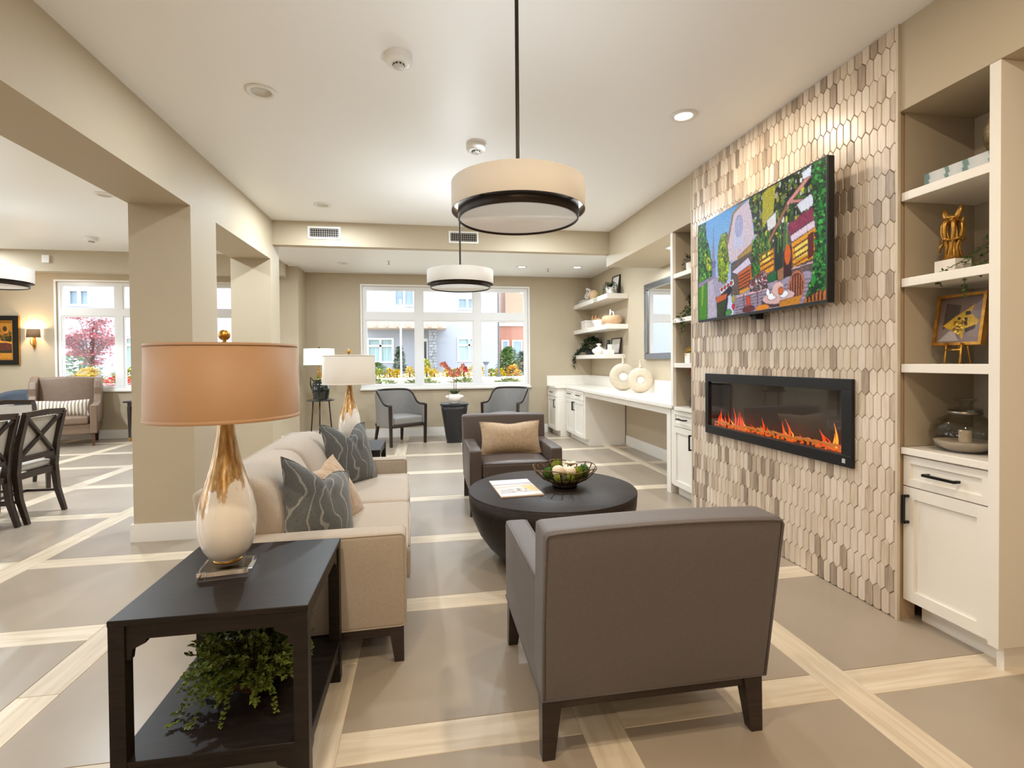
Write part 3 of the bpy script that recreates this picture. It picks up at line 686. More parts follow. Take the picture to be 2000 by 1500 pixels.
# ------------------------------------------------------------------ upholstery
LINEN = mat('oatmeal_linen', srgb(180, 166, 150), 0.85, noise=0.06, nscale=120, bump=0.35, bscale=500, sheen=0.2)
TAUPE = mat('taupe_vinyl_fabric', srgb(98, 91, 90), 0.55, noise=0.06, nscale=90, bump=0.2, bscale=600, sheen=0.1)
TAUPED = mat('dark_taupe_leather', srgb(82, 70, 64), 0.42, noise=0.05, nscale=40, bump=0.1, bscale=300)
GREYL = mat('silver_grey_leather', srgb(138, 135, 132), 0.4, noise=0.04, nscale=20, bump=0.08, bscale=200)
BROWNL = mat('brown_leather', srgb(126, 104, 86), 0.45, noise=0.06, nscale=15, bump=0.1, bscale=200)
def rot_rect_pts(x0, x1, z0, z1, y, r=.02, n=4):
    pts = []
    for cx, cz, a0 in ((x1-r, z1-r, 0), (x0+r, z1-r, PI/2), (x0+r, z0+r, PI), (x1-r, z0+r, 1.5*PI)):
        for k in range(n+1): a = a0+PI/2*k/n; pts.append((cx+r*math.cos(a), y, cz+r*math.sin(a)))
    return pts
def crown(amt, ax=2, only=1, pw=2):
    def fn(x, y, z, h):
        p = [x, y, z]; u, w = [k for k in (0, 1, 2) if k != ax]
        f = (1-abs(p[u]/h[u])**pw)*(1-abs(p[w]/h[w])**pw)
        s = 1 if p[ax] > 0 else -1
        if only == 0 or s == only: p[ax] += s*amt*max(0, f)*min(1, abs(p[ax])/h[ax])
        return p
    return fn
# ---- sofa: local x forward, y along the length, origin at the floor centre
sofa = thing('loveseat_sofa', 'oatmeal linen two-seat sofa with track arms and dark tapered legs', 'sofa', (-.528, 3.128, 0), math.radians(2.0))
D, L = .80, 1.84; xf, xb = D/2, -D/2
for s in (-1, 1):
    y0, y1 = (-L/2, -L/2+.125) if s < 0 else (L/2-.125, L/2)
    a = obj('arm', G().rbox(xb+.02, xf, y0, y1, .155, .565, .022, 2, crown(.008)), LINEN, sofa)
    for yy in (y0+.006, y1-.006):
        g = G().tube(rot_rect_pts(xb+.03, xf-.004, .162, .560, yy, .02), .0045, 6, True); obj('piping', g, LINEN, a)
obj('frame', G().rbox(xb+.02, xf-.03, -L/2+.126, L/2-.126, .155, .30, .015), LINEN, sofa)
bk = obj('back', G().rbox(xb, xb+.17, -L/2+.02, L/2-.02, .157, .785, .03, 3, lambda x, y, z, h: [x-.08*((z+h[2])/(2*h[2]))+.03, y, z+.01*(1-(y/h[1])**2)*(z > 0)]), LINEN, sofa)
g = G().tube([(xb-.035, -L/2+.05+(L-.1)*k/12, .783+.009*(1-(k/6-1)**2)) for k in range(13)], .005, 6); obj('piping', g, LINEN, bk)
g = G().tube([(xb+.105, -L/2+.05+(L-.1)*k/12, .784+.009*(1-(k/6-1)**2)) for k in range(13)], .005, 6); obj('piping', g, LINEN, bk)
for s in (-1, 1):
    y0, y1 = sorted((s*.004, s*(L/2-.128)))
    c = obj('seat_cushion', G().rbox(xb+.15, xf+.02, y0, y1, .296, .462, .035, 6, crown(.022)), LINEN, sofa)
    for z in (.305, .452): obj('piping', G().tube([(xf+.012, y0+.03, z), (xf+.017, (y0+y1)/2, z+.002), (xf+.012, y1-.03, z)], .005, 6), LINEN, c)
    def bc(x, y, z, h):
        f = (1-abs(y/h[1])**2.5)*(1-abs(z/h[2])**2.5); x = x+(.05*f if x > 0 else 0); z = z+.02*(1-(y/h[1])**2)*(1 if z > 0 else 0)
        return [x-.16*((z+h[2])/(2*h[2])), y, z]
    obj('back_cushion', G().rbox(xb+.17, xb+.34, y0, y1, .455, .80, .05, 6, bc), LINEN, sofa)
obj('base_rail', G().box(xb+.05, xf-.02, -L/2+.02, L/2-.02, .115, .156), DARKW, sofa)
for sx in (-1, 1):
    for sy in (-1, 1):
        x1 = sx*(D/2-.045) ; y1 = sy*(L/2-.045)
        obj('leg', G().taper((x1-.02+sx*.012, x1+.02+sx*.012, y1-.02+sy*.01, y1+.02+sy*.01), (x1-.032, x1+.032, y1-.032, y1+.032), 0, .154), DARKW, sofa)
# ---- throw pillows
def pillow_mat(name, c0, c1, scale, w=.5):
    m = mat(name, c0, .8, bump=.3, bscale=400, sheen=.3); nt = m.node_tree; p = nt.nodes['Principled BSDF']
    tc = nd(nt, 'ShaderNodeTexCoord'); wv = nd(nt, 'ShaderNodeTexWave', wave_type='BANDS', bands_direction='X', i_Scale=scale, i_Distortion=14.0, i_Detail=1.5)
    wv.inputs['Detail Scale'].default_value = 1.2
    nt.links.new(tc.outputs['Object'], wv.inputs['Vector']); r = ramp(nt, [(w, c0), (w+.03, c1)]); nt.links.new(wv.outputs['Fac'], r.inputs[0])
    nz = nd(nt, 'ShaderNodeTexNoise', i_Scale=130.0, i_Detail=3.0, i_Distortion=1.5); nt.links.new(tc.outputs['Object'], nz.inputs['Vector']); hv = nd(nt, 'ShaderNodeHueSaturation')
    mr = nd(nt, 'ShaderNodeMapRange'); mr.inputs[1].default_value = .3; mr.inputs[2].default_value = .7; mr.inputs[3].default_value = .72; mr.inputs[4].default_value = 1.3; nt.links.new(nz.outputs['Fac'], mr.inputs[0]); nt.links.new(mr.outputs[0], hv.inputs['Value'])
    nt.links.new(r.outputs[0], hv.inputs['Color']); nt.links.new(hv.outputs[0], p.inputs['Base Color']); return m
def pillow_geo(w, h, t, chop):
    g = G(); n = 22
    def P(sg):
        def fn(a, b):
            u, v = a*2-1, b*2-1
            x = u*w/2*(1-.07*(1-v*v)); z = v*h/2*(1-.07*(1-u*u))
            f = max(0, (1-abs(u)**2.6))**.75*max(0, (1-abs(v)**2.6))**.75
            y = sg*t/2*f
            tv = max(0, (b-.45)/.55); dip = chop*math.exp(-(u/.38)**2)*tv**1.4
            z -= dip; y += -.25*dip*(1 if sg < 0 else .4)
            cr = math.exp(-(u/.10)**2)*tv*chop*.35; y -= sg*cr*f*2
            return (x, y, z)
        return fn
    g.grid(n, n, P(-1)); g.grid(n, n, P(1), flip=True); return g
def pillow(label, loc, rot, w, h, t, m, chop, group=None, pipe=True, pm=None):
    o = thing('throw_pillow', label, 'pillow', loc, group=group, rot=rot)
    obj('cover', pillow_geo(w, h, t, chop), m, o)
    if pipe:
        pts = []
        for k in range(48):
            q = k/12; sd = int(q); f = (q-sd)*2-1; u, v = ((f, -1), (1, f), (-f, 1), (-1, -f))[sd]
            x = u*w/2*(1-.07*(1-v*v)); z = v*h/2*(1-.07*(1-u*u)); tv = max(0, ((v+1)/2-.45)/.55); dip = chop*math.exp(-(u/.38)**2)*tv**1.4
            pts.append((x, -.18*dip, z-dip))
        obj('piping', G().tube(pts, .004, 5, True), pm or m, o)
    return o
SLATE = pillow_mat('slate_pillow_embroidered', srgb(82, 82, 80), srgb(132, 130, 124), 4.4, .94)
FUR = mat('fawn_fur_pillow', srgb(178, 150, 120), .9, noise=.25, nscale=60, bump=.9, bscale=150, sheen=.4, stretch=(1, 1, .4))
# rotation: local -y is the front of the pillow; z up
pillow('slate grey embroidered throw pillow at the near arm of the beige sofa', (-.51, 2.53, .620), (math.radians(-28), math.radians(20), math.radians(50)), .42, .42, .17, SLATE, .075, 'slate grey sofa pillows')
pillow('fawn fuzzy throw pillow tucked behind the near slate pillow on the sofa', (-.50, 2.80, .60), (math.radians(-28), math.radians(-8), math.radians(70)), .37, .37, .17, FUR, .02, pipe=False)
pillow('slate grey embroidered throw pillow near the far arm of the beige sofa', (-.53, 3.64, .670), (math.radians(-20), math.radians(4), math.radians(56)), .44, .44, .17, SLATE, .10, 'slate grey sofa pillows')
# ---- lounge armchairs: local y forward (front), origin at floor under the rear legs' line
def lounge_chair(label, loc, rz, um):
    t = thing('lounge_armchair', label, 'armchair', loc, rz, 'taupe lounge armchairs')
    w = .40; d0, d1 = -.06, .69
    for s in (-1, 1):
        x0, x1 = sorted((s*(w-.002), s*(w-.105)))
        a = obj('arm', G().rbox(x0, x1, d0+.05, d1, .20, .560, .018, 2, crown(.006)), um, t)
        for xx in (x0+.006, x1-.006):
            pts = [(xx, d0+.10, .556), (xx, d1-.022, .557), (xx, d1-.006, .54), (xx, d1-.004, .21)]
            obj('piping', G().tube(pts, .004, 6), um, a)
    def lean(x, y, z, h):
        f = (z+h[2])/(2*h[2]); return [x*(1+.022*f), y-.085*f, z+.010*(1-(x/h[0])**2)*(f > .9)]
    b = obj('back', G().rbox(-w+.003, w-.003, -.075, .075, .20, .780, .02, 4, lean), um, t)
    zt = .770; yb0 = -.072-.083
    pts = [(-w+.006, -.074, .212), (-w*1.0-.000, -.11, .48), (-w*1.018+.006, yb0, zt-.012), (-w*1.0+.006, yb0-.001, zt)] + [(-.36+.72*k/8, yb0-.002, zt+.004+.009*(1-(k/4-1)**2)) for k in range(9)] + [(w*1.0-.006, yb0-.001, zt), (w*1.018-.006, yb0, zt-.012), (w, -.11, .48), (w-.006, -.074, .212)]
    obj('piping', G().tube(pts, .0045, 6), um, b)
    yf0 = .072-.085
    pts = [(-w*1.018+.008, yf0+.0, .70), (-w+.002, yf0, zt)] + [(-.36+.72*k/8, yf0-.004, zt-.002+.006*(1-(k/4-1)**2)) for k in range(9)] + [(w-.002, yf0, zt), (w*1.018-.008, yf0, .70)]
    obj('piping', G().tube(pts, .004, 6), um, b)
    obj('piping', G().tube([(-w+.004, d1-.005, .206), (-w+.004, -.07, .206), (w-.004, -.07, .206), (w-.004, d1-.005, .206)], .005, 6), um, b)
    obj('deck', G().rbox(-w+.106, w-.106, .06, d1-.02, .20, .315, .012), um, t)
    c = obj('seat_cushion', G().rbox(-w+.107, w-.107, .06, d1+.005, .312, .45, .03, 6, crown(.02)), um, t)
    obj('piping', G().tube([(-w+.12, d1+.001, .44), (w-.12, d1+.001, .44)], .004, 6), um, c)
    obj('base_rail', G().box(-w+.02, w-.02, -.045, d1-.03, .160, .199), DARKW, t)
    for sx in (-1, 1):
        for y in (.0-.025, d1-.055):
            sy = -1 if y < .3 else 1; x = sx*(w-.04)
            obj('leg', G().taper((x-.021+sx*.014, x+.021+sx*.014, y-.02+sy*.012, y+.02+sy*.012), (x-.034, x+.034, y-.03, y+.03), 0, .199), DARKW, t)
    return t
lounge_chair('taupe lounge armchair seen from behind, nearest to the camera', (.752, 1.645, 0), 0, TAUPE)
lounge_chair('dark taupe lounge armchair facing camera beyond the round coffee table, tan pillow on it', (.742, 4.885, 0), PI, TAUPED)
TANP = mat('tan_textured_pillow', srgb(178, 152, 122), .8, noise=.12, nscale=40, bump=.9, bscale=60, sheen=.2)
pillow('tan textured lumbar pillow on the dark taupe armchair', (.755, 4.60, .60), (math.radians(-17), 0, 0), .56, .30, .15, TANP, .018, pm=TANP)
# ---- grey tub armchairs by the window: local y forward
def tub_chair(label, loc, rz):
    t = thing('tub_armchair', label, 'armchair', loc, rz, 'grey tub armchairs under the window')
    # plan curve of the shell from the left arm front round the back to the right arm front
    N = 28
    def plan(k):
        q = k/N; a = PI*(1-q)  # pi..0 sweeping through the back
        w, dback = .305, .30
        if q < .2: return Vector((-w, .29-(.29+.02)*(q/.2), 0))
        if q > .8: return Vector((w, -.02+(.29+.02)*((q-.8)/.2), 0))
        a = PI*((q-.2)/.6); return Vector((-w*math.cos(a), -.02-dback*math.sin(a)**.9, 0))
    def top(k):
        q = abs(k/N-.5)*2; f = 1/(1+math.exp((q-.62)*18)); return .625+.225*f
    P = [plan(k) for k in range(N+1)]
    C = Vector((0, .05, 0))
    def offs(k, d):
        a = P[max(0, k-1)]; b = P[min(N, k+1)]; tt = (b-a).normalized(); nn = Vector((tt.y, -tt.x, 0)); return P[k]+nn*d
    vs = []; fs = []
    for k in range(N+1):
        zt = top(k)-.012
        for d, z in ((.02, .30), (.02, zt), (-.03, zt), (-.035, .30)):
            o = offs(k, d)*1; fl = 1+.06*((z-.30)/.5); vs.append((o.x*fl, o.y*fl if o.y < 0 else o.y, z))
    for k in range(N):
        for q in range(4): a = k*4+q; b = k*4+(q+1) % 4; fs.append((a, b, b+4, a+4))
    fs += [(3, 2, 1, 0), (N*4, N*4+1, N*4+2, N*4+3)]
    g = G(); g.add(vs, fs, False); g.sm = [True]*len(g.sm)
    sh = obj('shell', g, GREYL, t)
    mo = sh.modifiers.new('edge', 'EDGE_SPLIT'); mo.split_angle = math.radians(50)
    rail = []
    for k in range(N+1):
        o = offs(k, -.004); fl = 1+.06*((top(k)-.30)/.5); rail.append((o.x*fl, o.y*fl if o.y < 0 else o.y, top(k)))
    obj('top_rail', G().tube(rail, .024, 8, flat=.62), DARKW, t)
    for s in (-1, 1):
        obj('front_post', G().taper((s*.315-.018, s*.315+.018, .27, .305), (s*.325-.02, s*.325+.02, .265, .31), 0, .635), DARKW, t)
        obj('leg', G().taper((s*.25-.016, s*.25+.016, -.30, -.27), (s*.225-.022, s*.225+.022, -.255, -.21), 0, .31), DARKW, t)
    obj('seat_rail', G().rbox(-.30, .30, -.20, .30, .285, .335, .01), DARKW, t)
    obj('seat_cushion', G().rbox(-.272, .272, -.235, .30, .33, .45, .03, 6, crown(.025)), GREYL, t)
    return t
tub_chair('grey tub armchair left of the black drum table, under the window', (-.46, 8.33, 0), math.atan2(-.81, .59)-PI/2)
tub_chair('grey tub armchair right of the black drum table, partly behind the dark taupe armchair', (1.33, 8.33, 0), math.atan2(-.81, -.59)-PI/2)
# ---- dining chairs: local y forward (seat side), back at -y
SEATF = mat('pearl_upholstery', srgb(176, 168, 158), .45, noise=.05, nscale=30)
def dining_chair(label, loc, rz):
    t = thing('dining_chair', label, 'chair', loc, rz, 'espresso cross-back dining chairs'); t.scale = (1, 1, .935)
    w = .215
    for s in (-1, 1):
        x = s*w; pts = [(x, -.30, 0), (x, -.245, .22), (x, -.225, .44), (x, -.245, .68), (x, -.305, .965)]
        obj('rear_leg', G().tube(pts, [.022, .027, .031, .029, .026], 4, smooth=False), DARKW, t)
        obj('front_leg', G().taper((x-.017, x+.017, .213, .247), (x-.024, x+.024, .205, .253), 0, .43), DARKW, t)
        obj('side_rail', G().box(x-.012, x+.012, -.215, .215, .385, .44), DARKW, t)
        obj('stretcher', G().bar((x, -.235, .20), (x, .225, .20), .022), DARKW, t)
    obj('cross_stretcher', G().bar((-w, .0, .20), (w, .0, .20), .022), DARKW, t)
    obj('front_rail', G().box(-w, w, .218, .242, .385, .44), DARKW, t); obj('back_rail', G().box(-w, w, -.235, -.211, .385, .44), DARKW, t)
    def yb(z): return -.235-.070*max(0, (z-.55)/.41)
    obj('crest_rail', G().tube([(-w-.012, -.30, .955), (0, -.315, .968), (w+.012, -.30, .955)], [.036]*3, 4, smooth=False, flat=.55), DARKW, t)
    obj('lower_rail', G().bar((-w, yb(.56), .56), (w, yb(.56), .56), .04, .022), DARKW, t)
    z0, z1 = .585, .925
    for a, b in ((-1, 1), (1, -1)): obj('cross_bar', G().tube([(a*(w-.03), yb(z0)+.008, z0), (0, (yb(z0)+yb(z1))/2+.008, (z0+z1)/2), (b*(w-.03), yb(z1)+.008, z1)], .019, 4, smooth=False), DARKW, t)
    g = G(); g.add([(-w+.02, yb(z0)+.022, z0), (w-.02, yb(z0)+.022, z0), (w-.02, yb(z1)+.022, z1), (-w+.02, yb(z1)+.022, z1), (-w+.02, yb(z0)+.045, z0), (w-.02, yb(z0)+.045, z0), (w-.02, yb(z1)+.045, z1), (-w+.02, yb(z1)+.045, z1)],
                   [(0,1,2,3),(7,6,5,4),(0,4,5,1),(1,5,6,2),(2,6,7,3),(3,7,4,0)]); obj('back_panel', g, SEATF, t)
    obj('seat', G().rbox(-.225, .225, -.20, .25, .441, .50, .022, 5, crown(.015)), SEATF, t)
    return t
dining_chair('dark cross-back dining chair, the nearest whole one beside the tan pillar', (-3.53, 4.94, 0), PI/2)
dining_chair('dark cross-back dining chair cut off by the left edge of the photo', (-3.55, 4.44, 0), PI/2+.03)
dining_chair('dark cross-back dining chair in front of the brown wing chair, only its back showing', (-4.28, 6.1, 0), -2.35)
# dining table with a pale top
dt = thing('dining_table', 'dining table with a pale top at the left edge, near the sconce wall', 'table', (-6.62, 8.40, 0))
obj('tabletop', G().rbox(-.5, .5, -.35, .35, .705, .745, .008), mat('pale_table_laminate', srgb(206, 204, 200), .25), dt)
obj('pedestal', G().lathe([(0, 0), (.30, 0), (.30, .02), (.07, .06), (.05, .15), (.05, .66), (.2, .7045), (0, .7045)], 24), DARKW, dt)
# small blue-grey chair behind the table
tc_ = thing('side_chair', 'blue-grey upholstered side chair behind the dining table', 'chair', (-6.66, 9.45, 0), 2.9)
BLUE = mat('slate_blue_fabric', srgb(76, 84, 96), .7, bump=.2)
g = G()
def sb(a, b): ang = PI*(a-.5)*.9; return (.26*math.sin(ang)*(1+.05*b), -.26*math.cos(ang)*(1+.12*b)+.02, .42+.48*b*(1-.16*abs(2*a-1)**3))
g.grid(16, 6, sb); o = obj('backrest', g, BLUE, tc_); sm = o.modifiers.new('thick', 'SOLIDIFY'); sm.thickness = .05; sm.offset = 0
obj('seat', G().rbox(-.25, .25, -.22, .25, .40, .49, .03, 4, crown(.02)), BLUE, tc_)
for sx in (-1, 1):
    for y in (-.18, .2): obj('leg', G().taper((sx*.22-.015, sx*.22+.015, y-.015, y+.015), (sx*.2-.02, sx*.2+.02, y-.02, y+.02), 0, .405), DARKW, tc_)
# ---- wing chair (a wide settee-like one): local y forward
wc = thing('wing_chair', 'wide brown leather wing chair with a striped lumbar pillow by the dining window', 'armchair', (-5.83, 9.34, 0), PI+.42)
w = .445
obj('seat_base', G().rbox(-w+.02, w-.02, -.34, .36, .19, .36, .02), BROWNL, wc)
obj('seat_cushion', G().rbox(-w+.10, w-.10, -.25, .40, .355, .475, .03, 6, crown(.03)), BROWNL, wc)
obj('backrest', G().rbox(-w+.06, w-.06, -.40, -.27, .30, 1.09, .04, 5, lambda x, y, z, h: [x, y-.10*((z+h[2])/(2*h[2]))+.04*(1-(x/h[0])**2)*(y > 0), z+.02*(1-(x/h[0])**2)*(z > 0)]), BROWNL, wc)
for s in (-1, 1):
    poly = [(-.44, .62), (-.47, 1.10), (-.42, 1.12), (-.30, 1.09), (-.20, 1.02), (-.16, .92), (-.17, .80), (-.10, .70), (.10, .665), (.36, .655), (.40, .62), (.39, .36), (-.38, .36)]
    wg = G(); wg.at((s*(w-.035), 0, 0), (PI/2, 0, PI/2)); wg.prism(poly, -.05, .05); o = obj('wing_arm', wg, BROWNL, wc)
    bv = o.modifiers.new('soft', 'BEVEL'); bv.width = .018; bv.segments = 3
    obj('arm_front', G().rbox(s*(w-.035)-.045, s*(w-.035)+.045, .36, .405, .20, .655, .014), BROWNL, wc)
    obj('front_leg', G().tube([(s*(w-.05), .35, .20), (s*(w-.045), .37, .10), (s*(w-.04), .385, 0)], [.034, .028, .02], 4, smooth=False), wood('walnut_leg', srgb(70, 44, 28), srgb(96, 62, 40)) if s < 0 else bpy.data.materials['walnut_leg'], wc)
    obj('rear_leg', G().taper((s*(w-.07)-.018, s*(w-.07)+.018, -.36, -.324), (s*(w-.07)-.026, s*(w-.07)+.026, -.33, -.28), 0, .2), DARKW, wc)
STRIPE = mat('striped_ikat_pillow', srgb(222, 212, 196), .8); nt = STRIPE.node_tree
tcn = nd(nt, 'ShaderNodeTexCoord'); wv = nd(nt, 'ShaderNodeTexWave', bands_direction='X', i_Scale=7.0, i_Distortion=2.0); nt.links.new(tcn.outputs['Object'], wv.inputs['Vector'])
rr = ramp(nt, [(.5, srgb(224, 214, 198)), (.62, srgb(150, 136, 118))]); nt.links.new(wv.outputs['Fac'], rr.inputs[0]); nt.links.new(rr.outputs[0], nt.nodes['Principled BSDF'].inputs['Base Color'])
pillow('cream and taupe striped lumbar pillow on the brown wing chair', (-5.755, 9.19, .61), (math.radians(-16), 0, .42), .66, .27, .16, STRIPE, .01, pipe=False)
# ------------------------------------------------------------------ tables
BLKW = wood('blackened_oak', srgb(25, 20, 17), srgb(39, 31, 27), (5, 70, 70), 0.40); BLKW.node_tree.nodes['Principled BSDF'].inputs['Specular IOR Level'].default_value = .28
def end_table(label, x0, x1, y0, y1, h):
    cx, cy = (x0+x1)/2, (y0+y1)/2; t = thing('end_table', label, 'table', (cx, cy, 0), 0, 'black two-tier end tables')
    a, b = (x1-x0)/2, (y1-y0)/2; lw = .042
    obj('tabletop', G().rbox(-a, a, -b, b, h-.018, h, .003), BLKW, t)
    for sx in (-1, 1):
        for sy in (-1, 1):
            xa, xc = sorted((sx*(a-.002), sx*(a-.002-lw))); ya, yc = sorted((sy*(b-.002), sy*(b-.002-lw)))
            obj('leg', G().box(xa, xc, ya, yc, 0, h-.0185), BLKW, t)
    def scallop(L, z1, hh):   # apron outline with stepped scroll ends
        q = .085; s = .028
        return [(-L, z1), (L, z1), (L, z1-hh-s-.03), (L-.012, z1-hh-s-.03), (L-.016, z1-hh-s), (L-.03, z1-hh-.022), (L-q*.6, z1-hh-.012), (L-q*.62, z1-hh), (-L+q*.62, z1-hh), (-L+q*.6, z1-hh-.012), (-L+.03, z1-hh-.022), (-L+.016, z1-hh-s), (-L+.012, z1-hh-s-.03), (-L, z1-hh-s-.03)]
    for z1, hh in ((h-.0185, .042), (.149, .035)):
        for sy in (-1, 1):
            g = G().at((0, sy*(b-.018), 0), (PI/2, 0, 0)); g.prism(scallop(a-.045, z1, hh)[::-1], -.010, .010); obj('apron', g, BLKW, t)
        for sx in (-1, 1):
            g = G().at((sx*(a-.018), 0, 0), (PI/2, 0, PI/2)); g.prism(scallop(b-.045, z1, hh)[::-1], -.010, .010); obj('apron', g, BLKW, t)
    obj('lower_shelf', G().rbox(-a+.004, a-.004, -b+.004, b-.004, .150, .166, .003), BLKW, t)
    return t
end_table('black two-tier end table carrying the tan-shaded lamp, green plant on its lower shelf', -.897, -.358, 1.585, 2.178, .577)
end_table('black two-tier end table behind the far arm of the sofa', -.905, -.385, 4.30, 4.90, .577)
cf = thing('coffee_table', 'round espresso coffee table with a solid bowl-shaped base', 'table', (.812, 3.262, 0))
CTW = wood('coffee_table_wood', srgb(36, 29, 25), srgb(50, 41, 36), (4, 30, 30), .46, False); CTW.node_tree.nodes['Principled BSDF'].inputs['Specular IOR Level'].default_value = .25
obj('base', G().lathe([(0, 0), (.29, 0), (.36, .04), (.43, .11), (.485, .19), (.525, .28), (.547, .37), (.5515, .4385), (0, .4385)], 64), CTW, cf)
obj('tabletop', G().lathe([(0, .4388), (.5516, .4388), (.552, .456), (.548, .46), (0, .46)], 64), CTW, cf)
# bowl of moss and white pods
bw = thing('decor_bowl', 'bronze wire bowl with leaf-shaped rim on the coffee table', 'bowl', (.905, 3.28, .4602))
g = G()
prof = [(.075, 0), (.085, .022), (.10, .03), (.15, .055), (.19, .09), (.212, .128)]
for k in range(40):
    a = 2*PI*k/40; da = .10*(1 if k % 2 else -1)
    g.tube([((r)*math.cos(a+da*i/5), r*math.sin(a+da*i/5), z+.004+(.008*math.sin(5*a) if i == 5 else 0)) for i, (r, z) in enumerate(prof)], .0028, 5)
for i in (1, 3, 5): g.tube([(prof[i][0]*math.cos(a), prof[i][0]*math.sin(a), prof[i][1]+.004+(.008*math.sin(5*a) if i == 5 else 0)) for a in [2*PI*k/48 for k in range(48)]], .0032, 5, True)
BRZ = mat('antique_bronze', srgb(96, 66, 34), .35, metal=.9)
obj('wire_basket', g, BRZ, bw)
obj('foot_ring', G().lathe([(.078, 0), (.082, 0), (.086, .026), (.078, .026), (.074, 0), (.078, 0)], 32), BLACK, bw)
obj('liner', G().lathe([(0, .024), (.095, .030), (.145, .054), (.155, .066), (.0, .05)], 32), mat('dark_moss_liner', srgb(52, 46, 20), .9), bw)
MOSS = mat('moss_green', srgb(112, 118, 26), .9, noise=.45, nscale=70, bump=1.0, bscale=90); MOSS2 = mat('moss_dark_green', srgb(58, 90, 24), .9, noise=.45, nscale=70, bump=1.0, bscale=90); POD = mat('ivory_pod', srgb(226, 206, 178), .55)
def fuzzball(label, loc, r, m, name='moss_ball', cat='moss ball'):
    g = G(); q = random.Random(int(loc[0]*1e4)); g.ball((0, 0, 0), r*.93, 14, 8)
    for k in range(170):
        z = q.uniform(-1, 1); a = q.uniform(0, 2*PI); s = math.sqrt(1-z*z); d = Vector((s*math.cos(a), s*math.sin(a), z)); g.leaf(d*r*.88, d+Vector((q.uniform(-.5, .5), q.uniform(-.5, .5), q.uniform(-.5, .5))), d.orthogonal(), r*.28, r*.14)
    o = obj(name, g, m); o.location = loc; return tag(o, label, cat, 'moss balls in the bronze bowl')
bx, by, bz = .905, 3.28, .4602
fuzzball('dark green moss ball at the left rim of the bronze bowl', (bx-.115, by-.02, bz+.100), .040, MOSS2); fuzzball('dark green moss ball at the right rim of the bronze bowl', (bx+.125, by-.02, bz+.104), .040, MOSS2)
fuzzball('yellow-green moss ball at the back of the bronze bowl', (bx-.03, by+.09, bz+.120), .042, MOSS); fuzzball('yellow-green moss ball right of the ivory pods in the bronze bowl', (bx+.072, by-.055, bz+.103), .038, MOSS); fuzzball('yellow-green moss ball low at the front of the bronze bowl', (bx+.012, by-.100, bz+.078), .032, MOSS); fuzzball('yellow-green moss ball in front of the larger pod', (bx-.07, by-.092, bz+.074), .030, MOSS)
def pod(label, loc, r): o = obj('ivory_pod', G().ball((0, 0, 0), (r, r, r*.86), 20, 12), POD); o.location = loc; tag(o, label, 'pod', 'ivory pods in the bronze bowl')
pod('larger ivory pod at the left of the bronze bowl', (bx-.055, by-.045, bz+.112), .046); pod('smaller ivory pod at the middle of the bronze bowl', (bx+.025, by-.055, bz+.108), .040)
fl = thing('silk_flower', 'cream silk flower lying at the back of the bronze bowl', 'flower', (bx+.055, by+.045, bz+.125))
for k in range(10):
    a = 2*PI*k/10; obj('petal', G().leaf((0, 0, 0), (math.cos(a), math.sin(a), .35+.3*(k % 2)), (0, 0, 1), .065, .034, .25), mat('cream_petal', srgb(238, 216, 190), .6) if k == 0 else bpy.data.materials['cream_petal'], fl)
obj('flower_heart', G().ball((0, 0, .008), .012, 8, 6), MOSS, fl)
# magazine
mg = thing('magazine', 'open-faced landscape magazine on the left of the coffee table', 'magazine', (.568, 3.285, .4603), math.radians(3))
obj('pages', G().rbox(-.137, .137, -.215, .215, 0, .009, .002), mat('page_paper', srgb(214, 190, 166), .6), mg)
P = Paint(70, 100, (208, 202, 200)); P.grad((222, 218, 222), (196, 186, 178))
P.poly([(0, .28), (1, .24), (1, .32), (0, .36)], (168, 158, 160), 6); P.poly([(0, .45), (1, .36), (1, .42), (0, .54)], (206, 180, 150), 6); P.poly([(0, .40), (.6, .38), (1, .33), (1, .36), (0, .45)], (196, 200, 210), 6)
P.poly([(.62, .46), (.95, .44), (1, .74), (.80, .72)], (234, 186, 110), 12); P.poly([(.1, .62), (.7, .58), (.82, .80), (.05, .86)], (178, 172, 172), 12); P.poly([(.0, .86), (1, .80), (1, .93), (0, .96)], (230, 222, 216), 5); P.leaves([(.3, .6), (.7, .58), (.75, .75), (.3, .78)], [(150, 146, 150), (190, 176, 160)], 40, .04, .03)
P.build('cover', vcol('magazine_print', .3), lambda u, v: (-.135+.27*u, .213-.426*v, .0096), mg)
dr = thing('drum_table', 'black tapered drum side table between the two grey tub armchairs', 'table', (.435, 8.25, 0))
def sq(x, y, z):
    r = math.hypot(x, y); a = math.atan2(y, x); k = (abs(math.cos(a))**3.2+abs(math.sin(a))**3.2)**(-1/3.2); k = 1+(k-1)*.8; return r*k*math.cos(a), r*k*math.sin(a)
DRM = mat('drum_black_wood', srgb(38, 38, 40), .32)
obj('body', G().lathe([(0, 0), (.128, 0), (.130, .02), (.150, .14), (.180, .34), (.208, .52), (.218, .603), (.0, .603)], 48, squash=sq), DRM, dr)
obj('tabletop', G().lathe([(0, .604), (.226, .604), (.230, .612), (.230, .628), (.226, .634), (0, .634)], 48, squash=sq), DRM, dr)

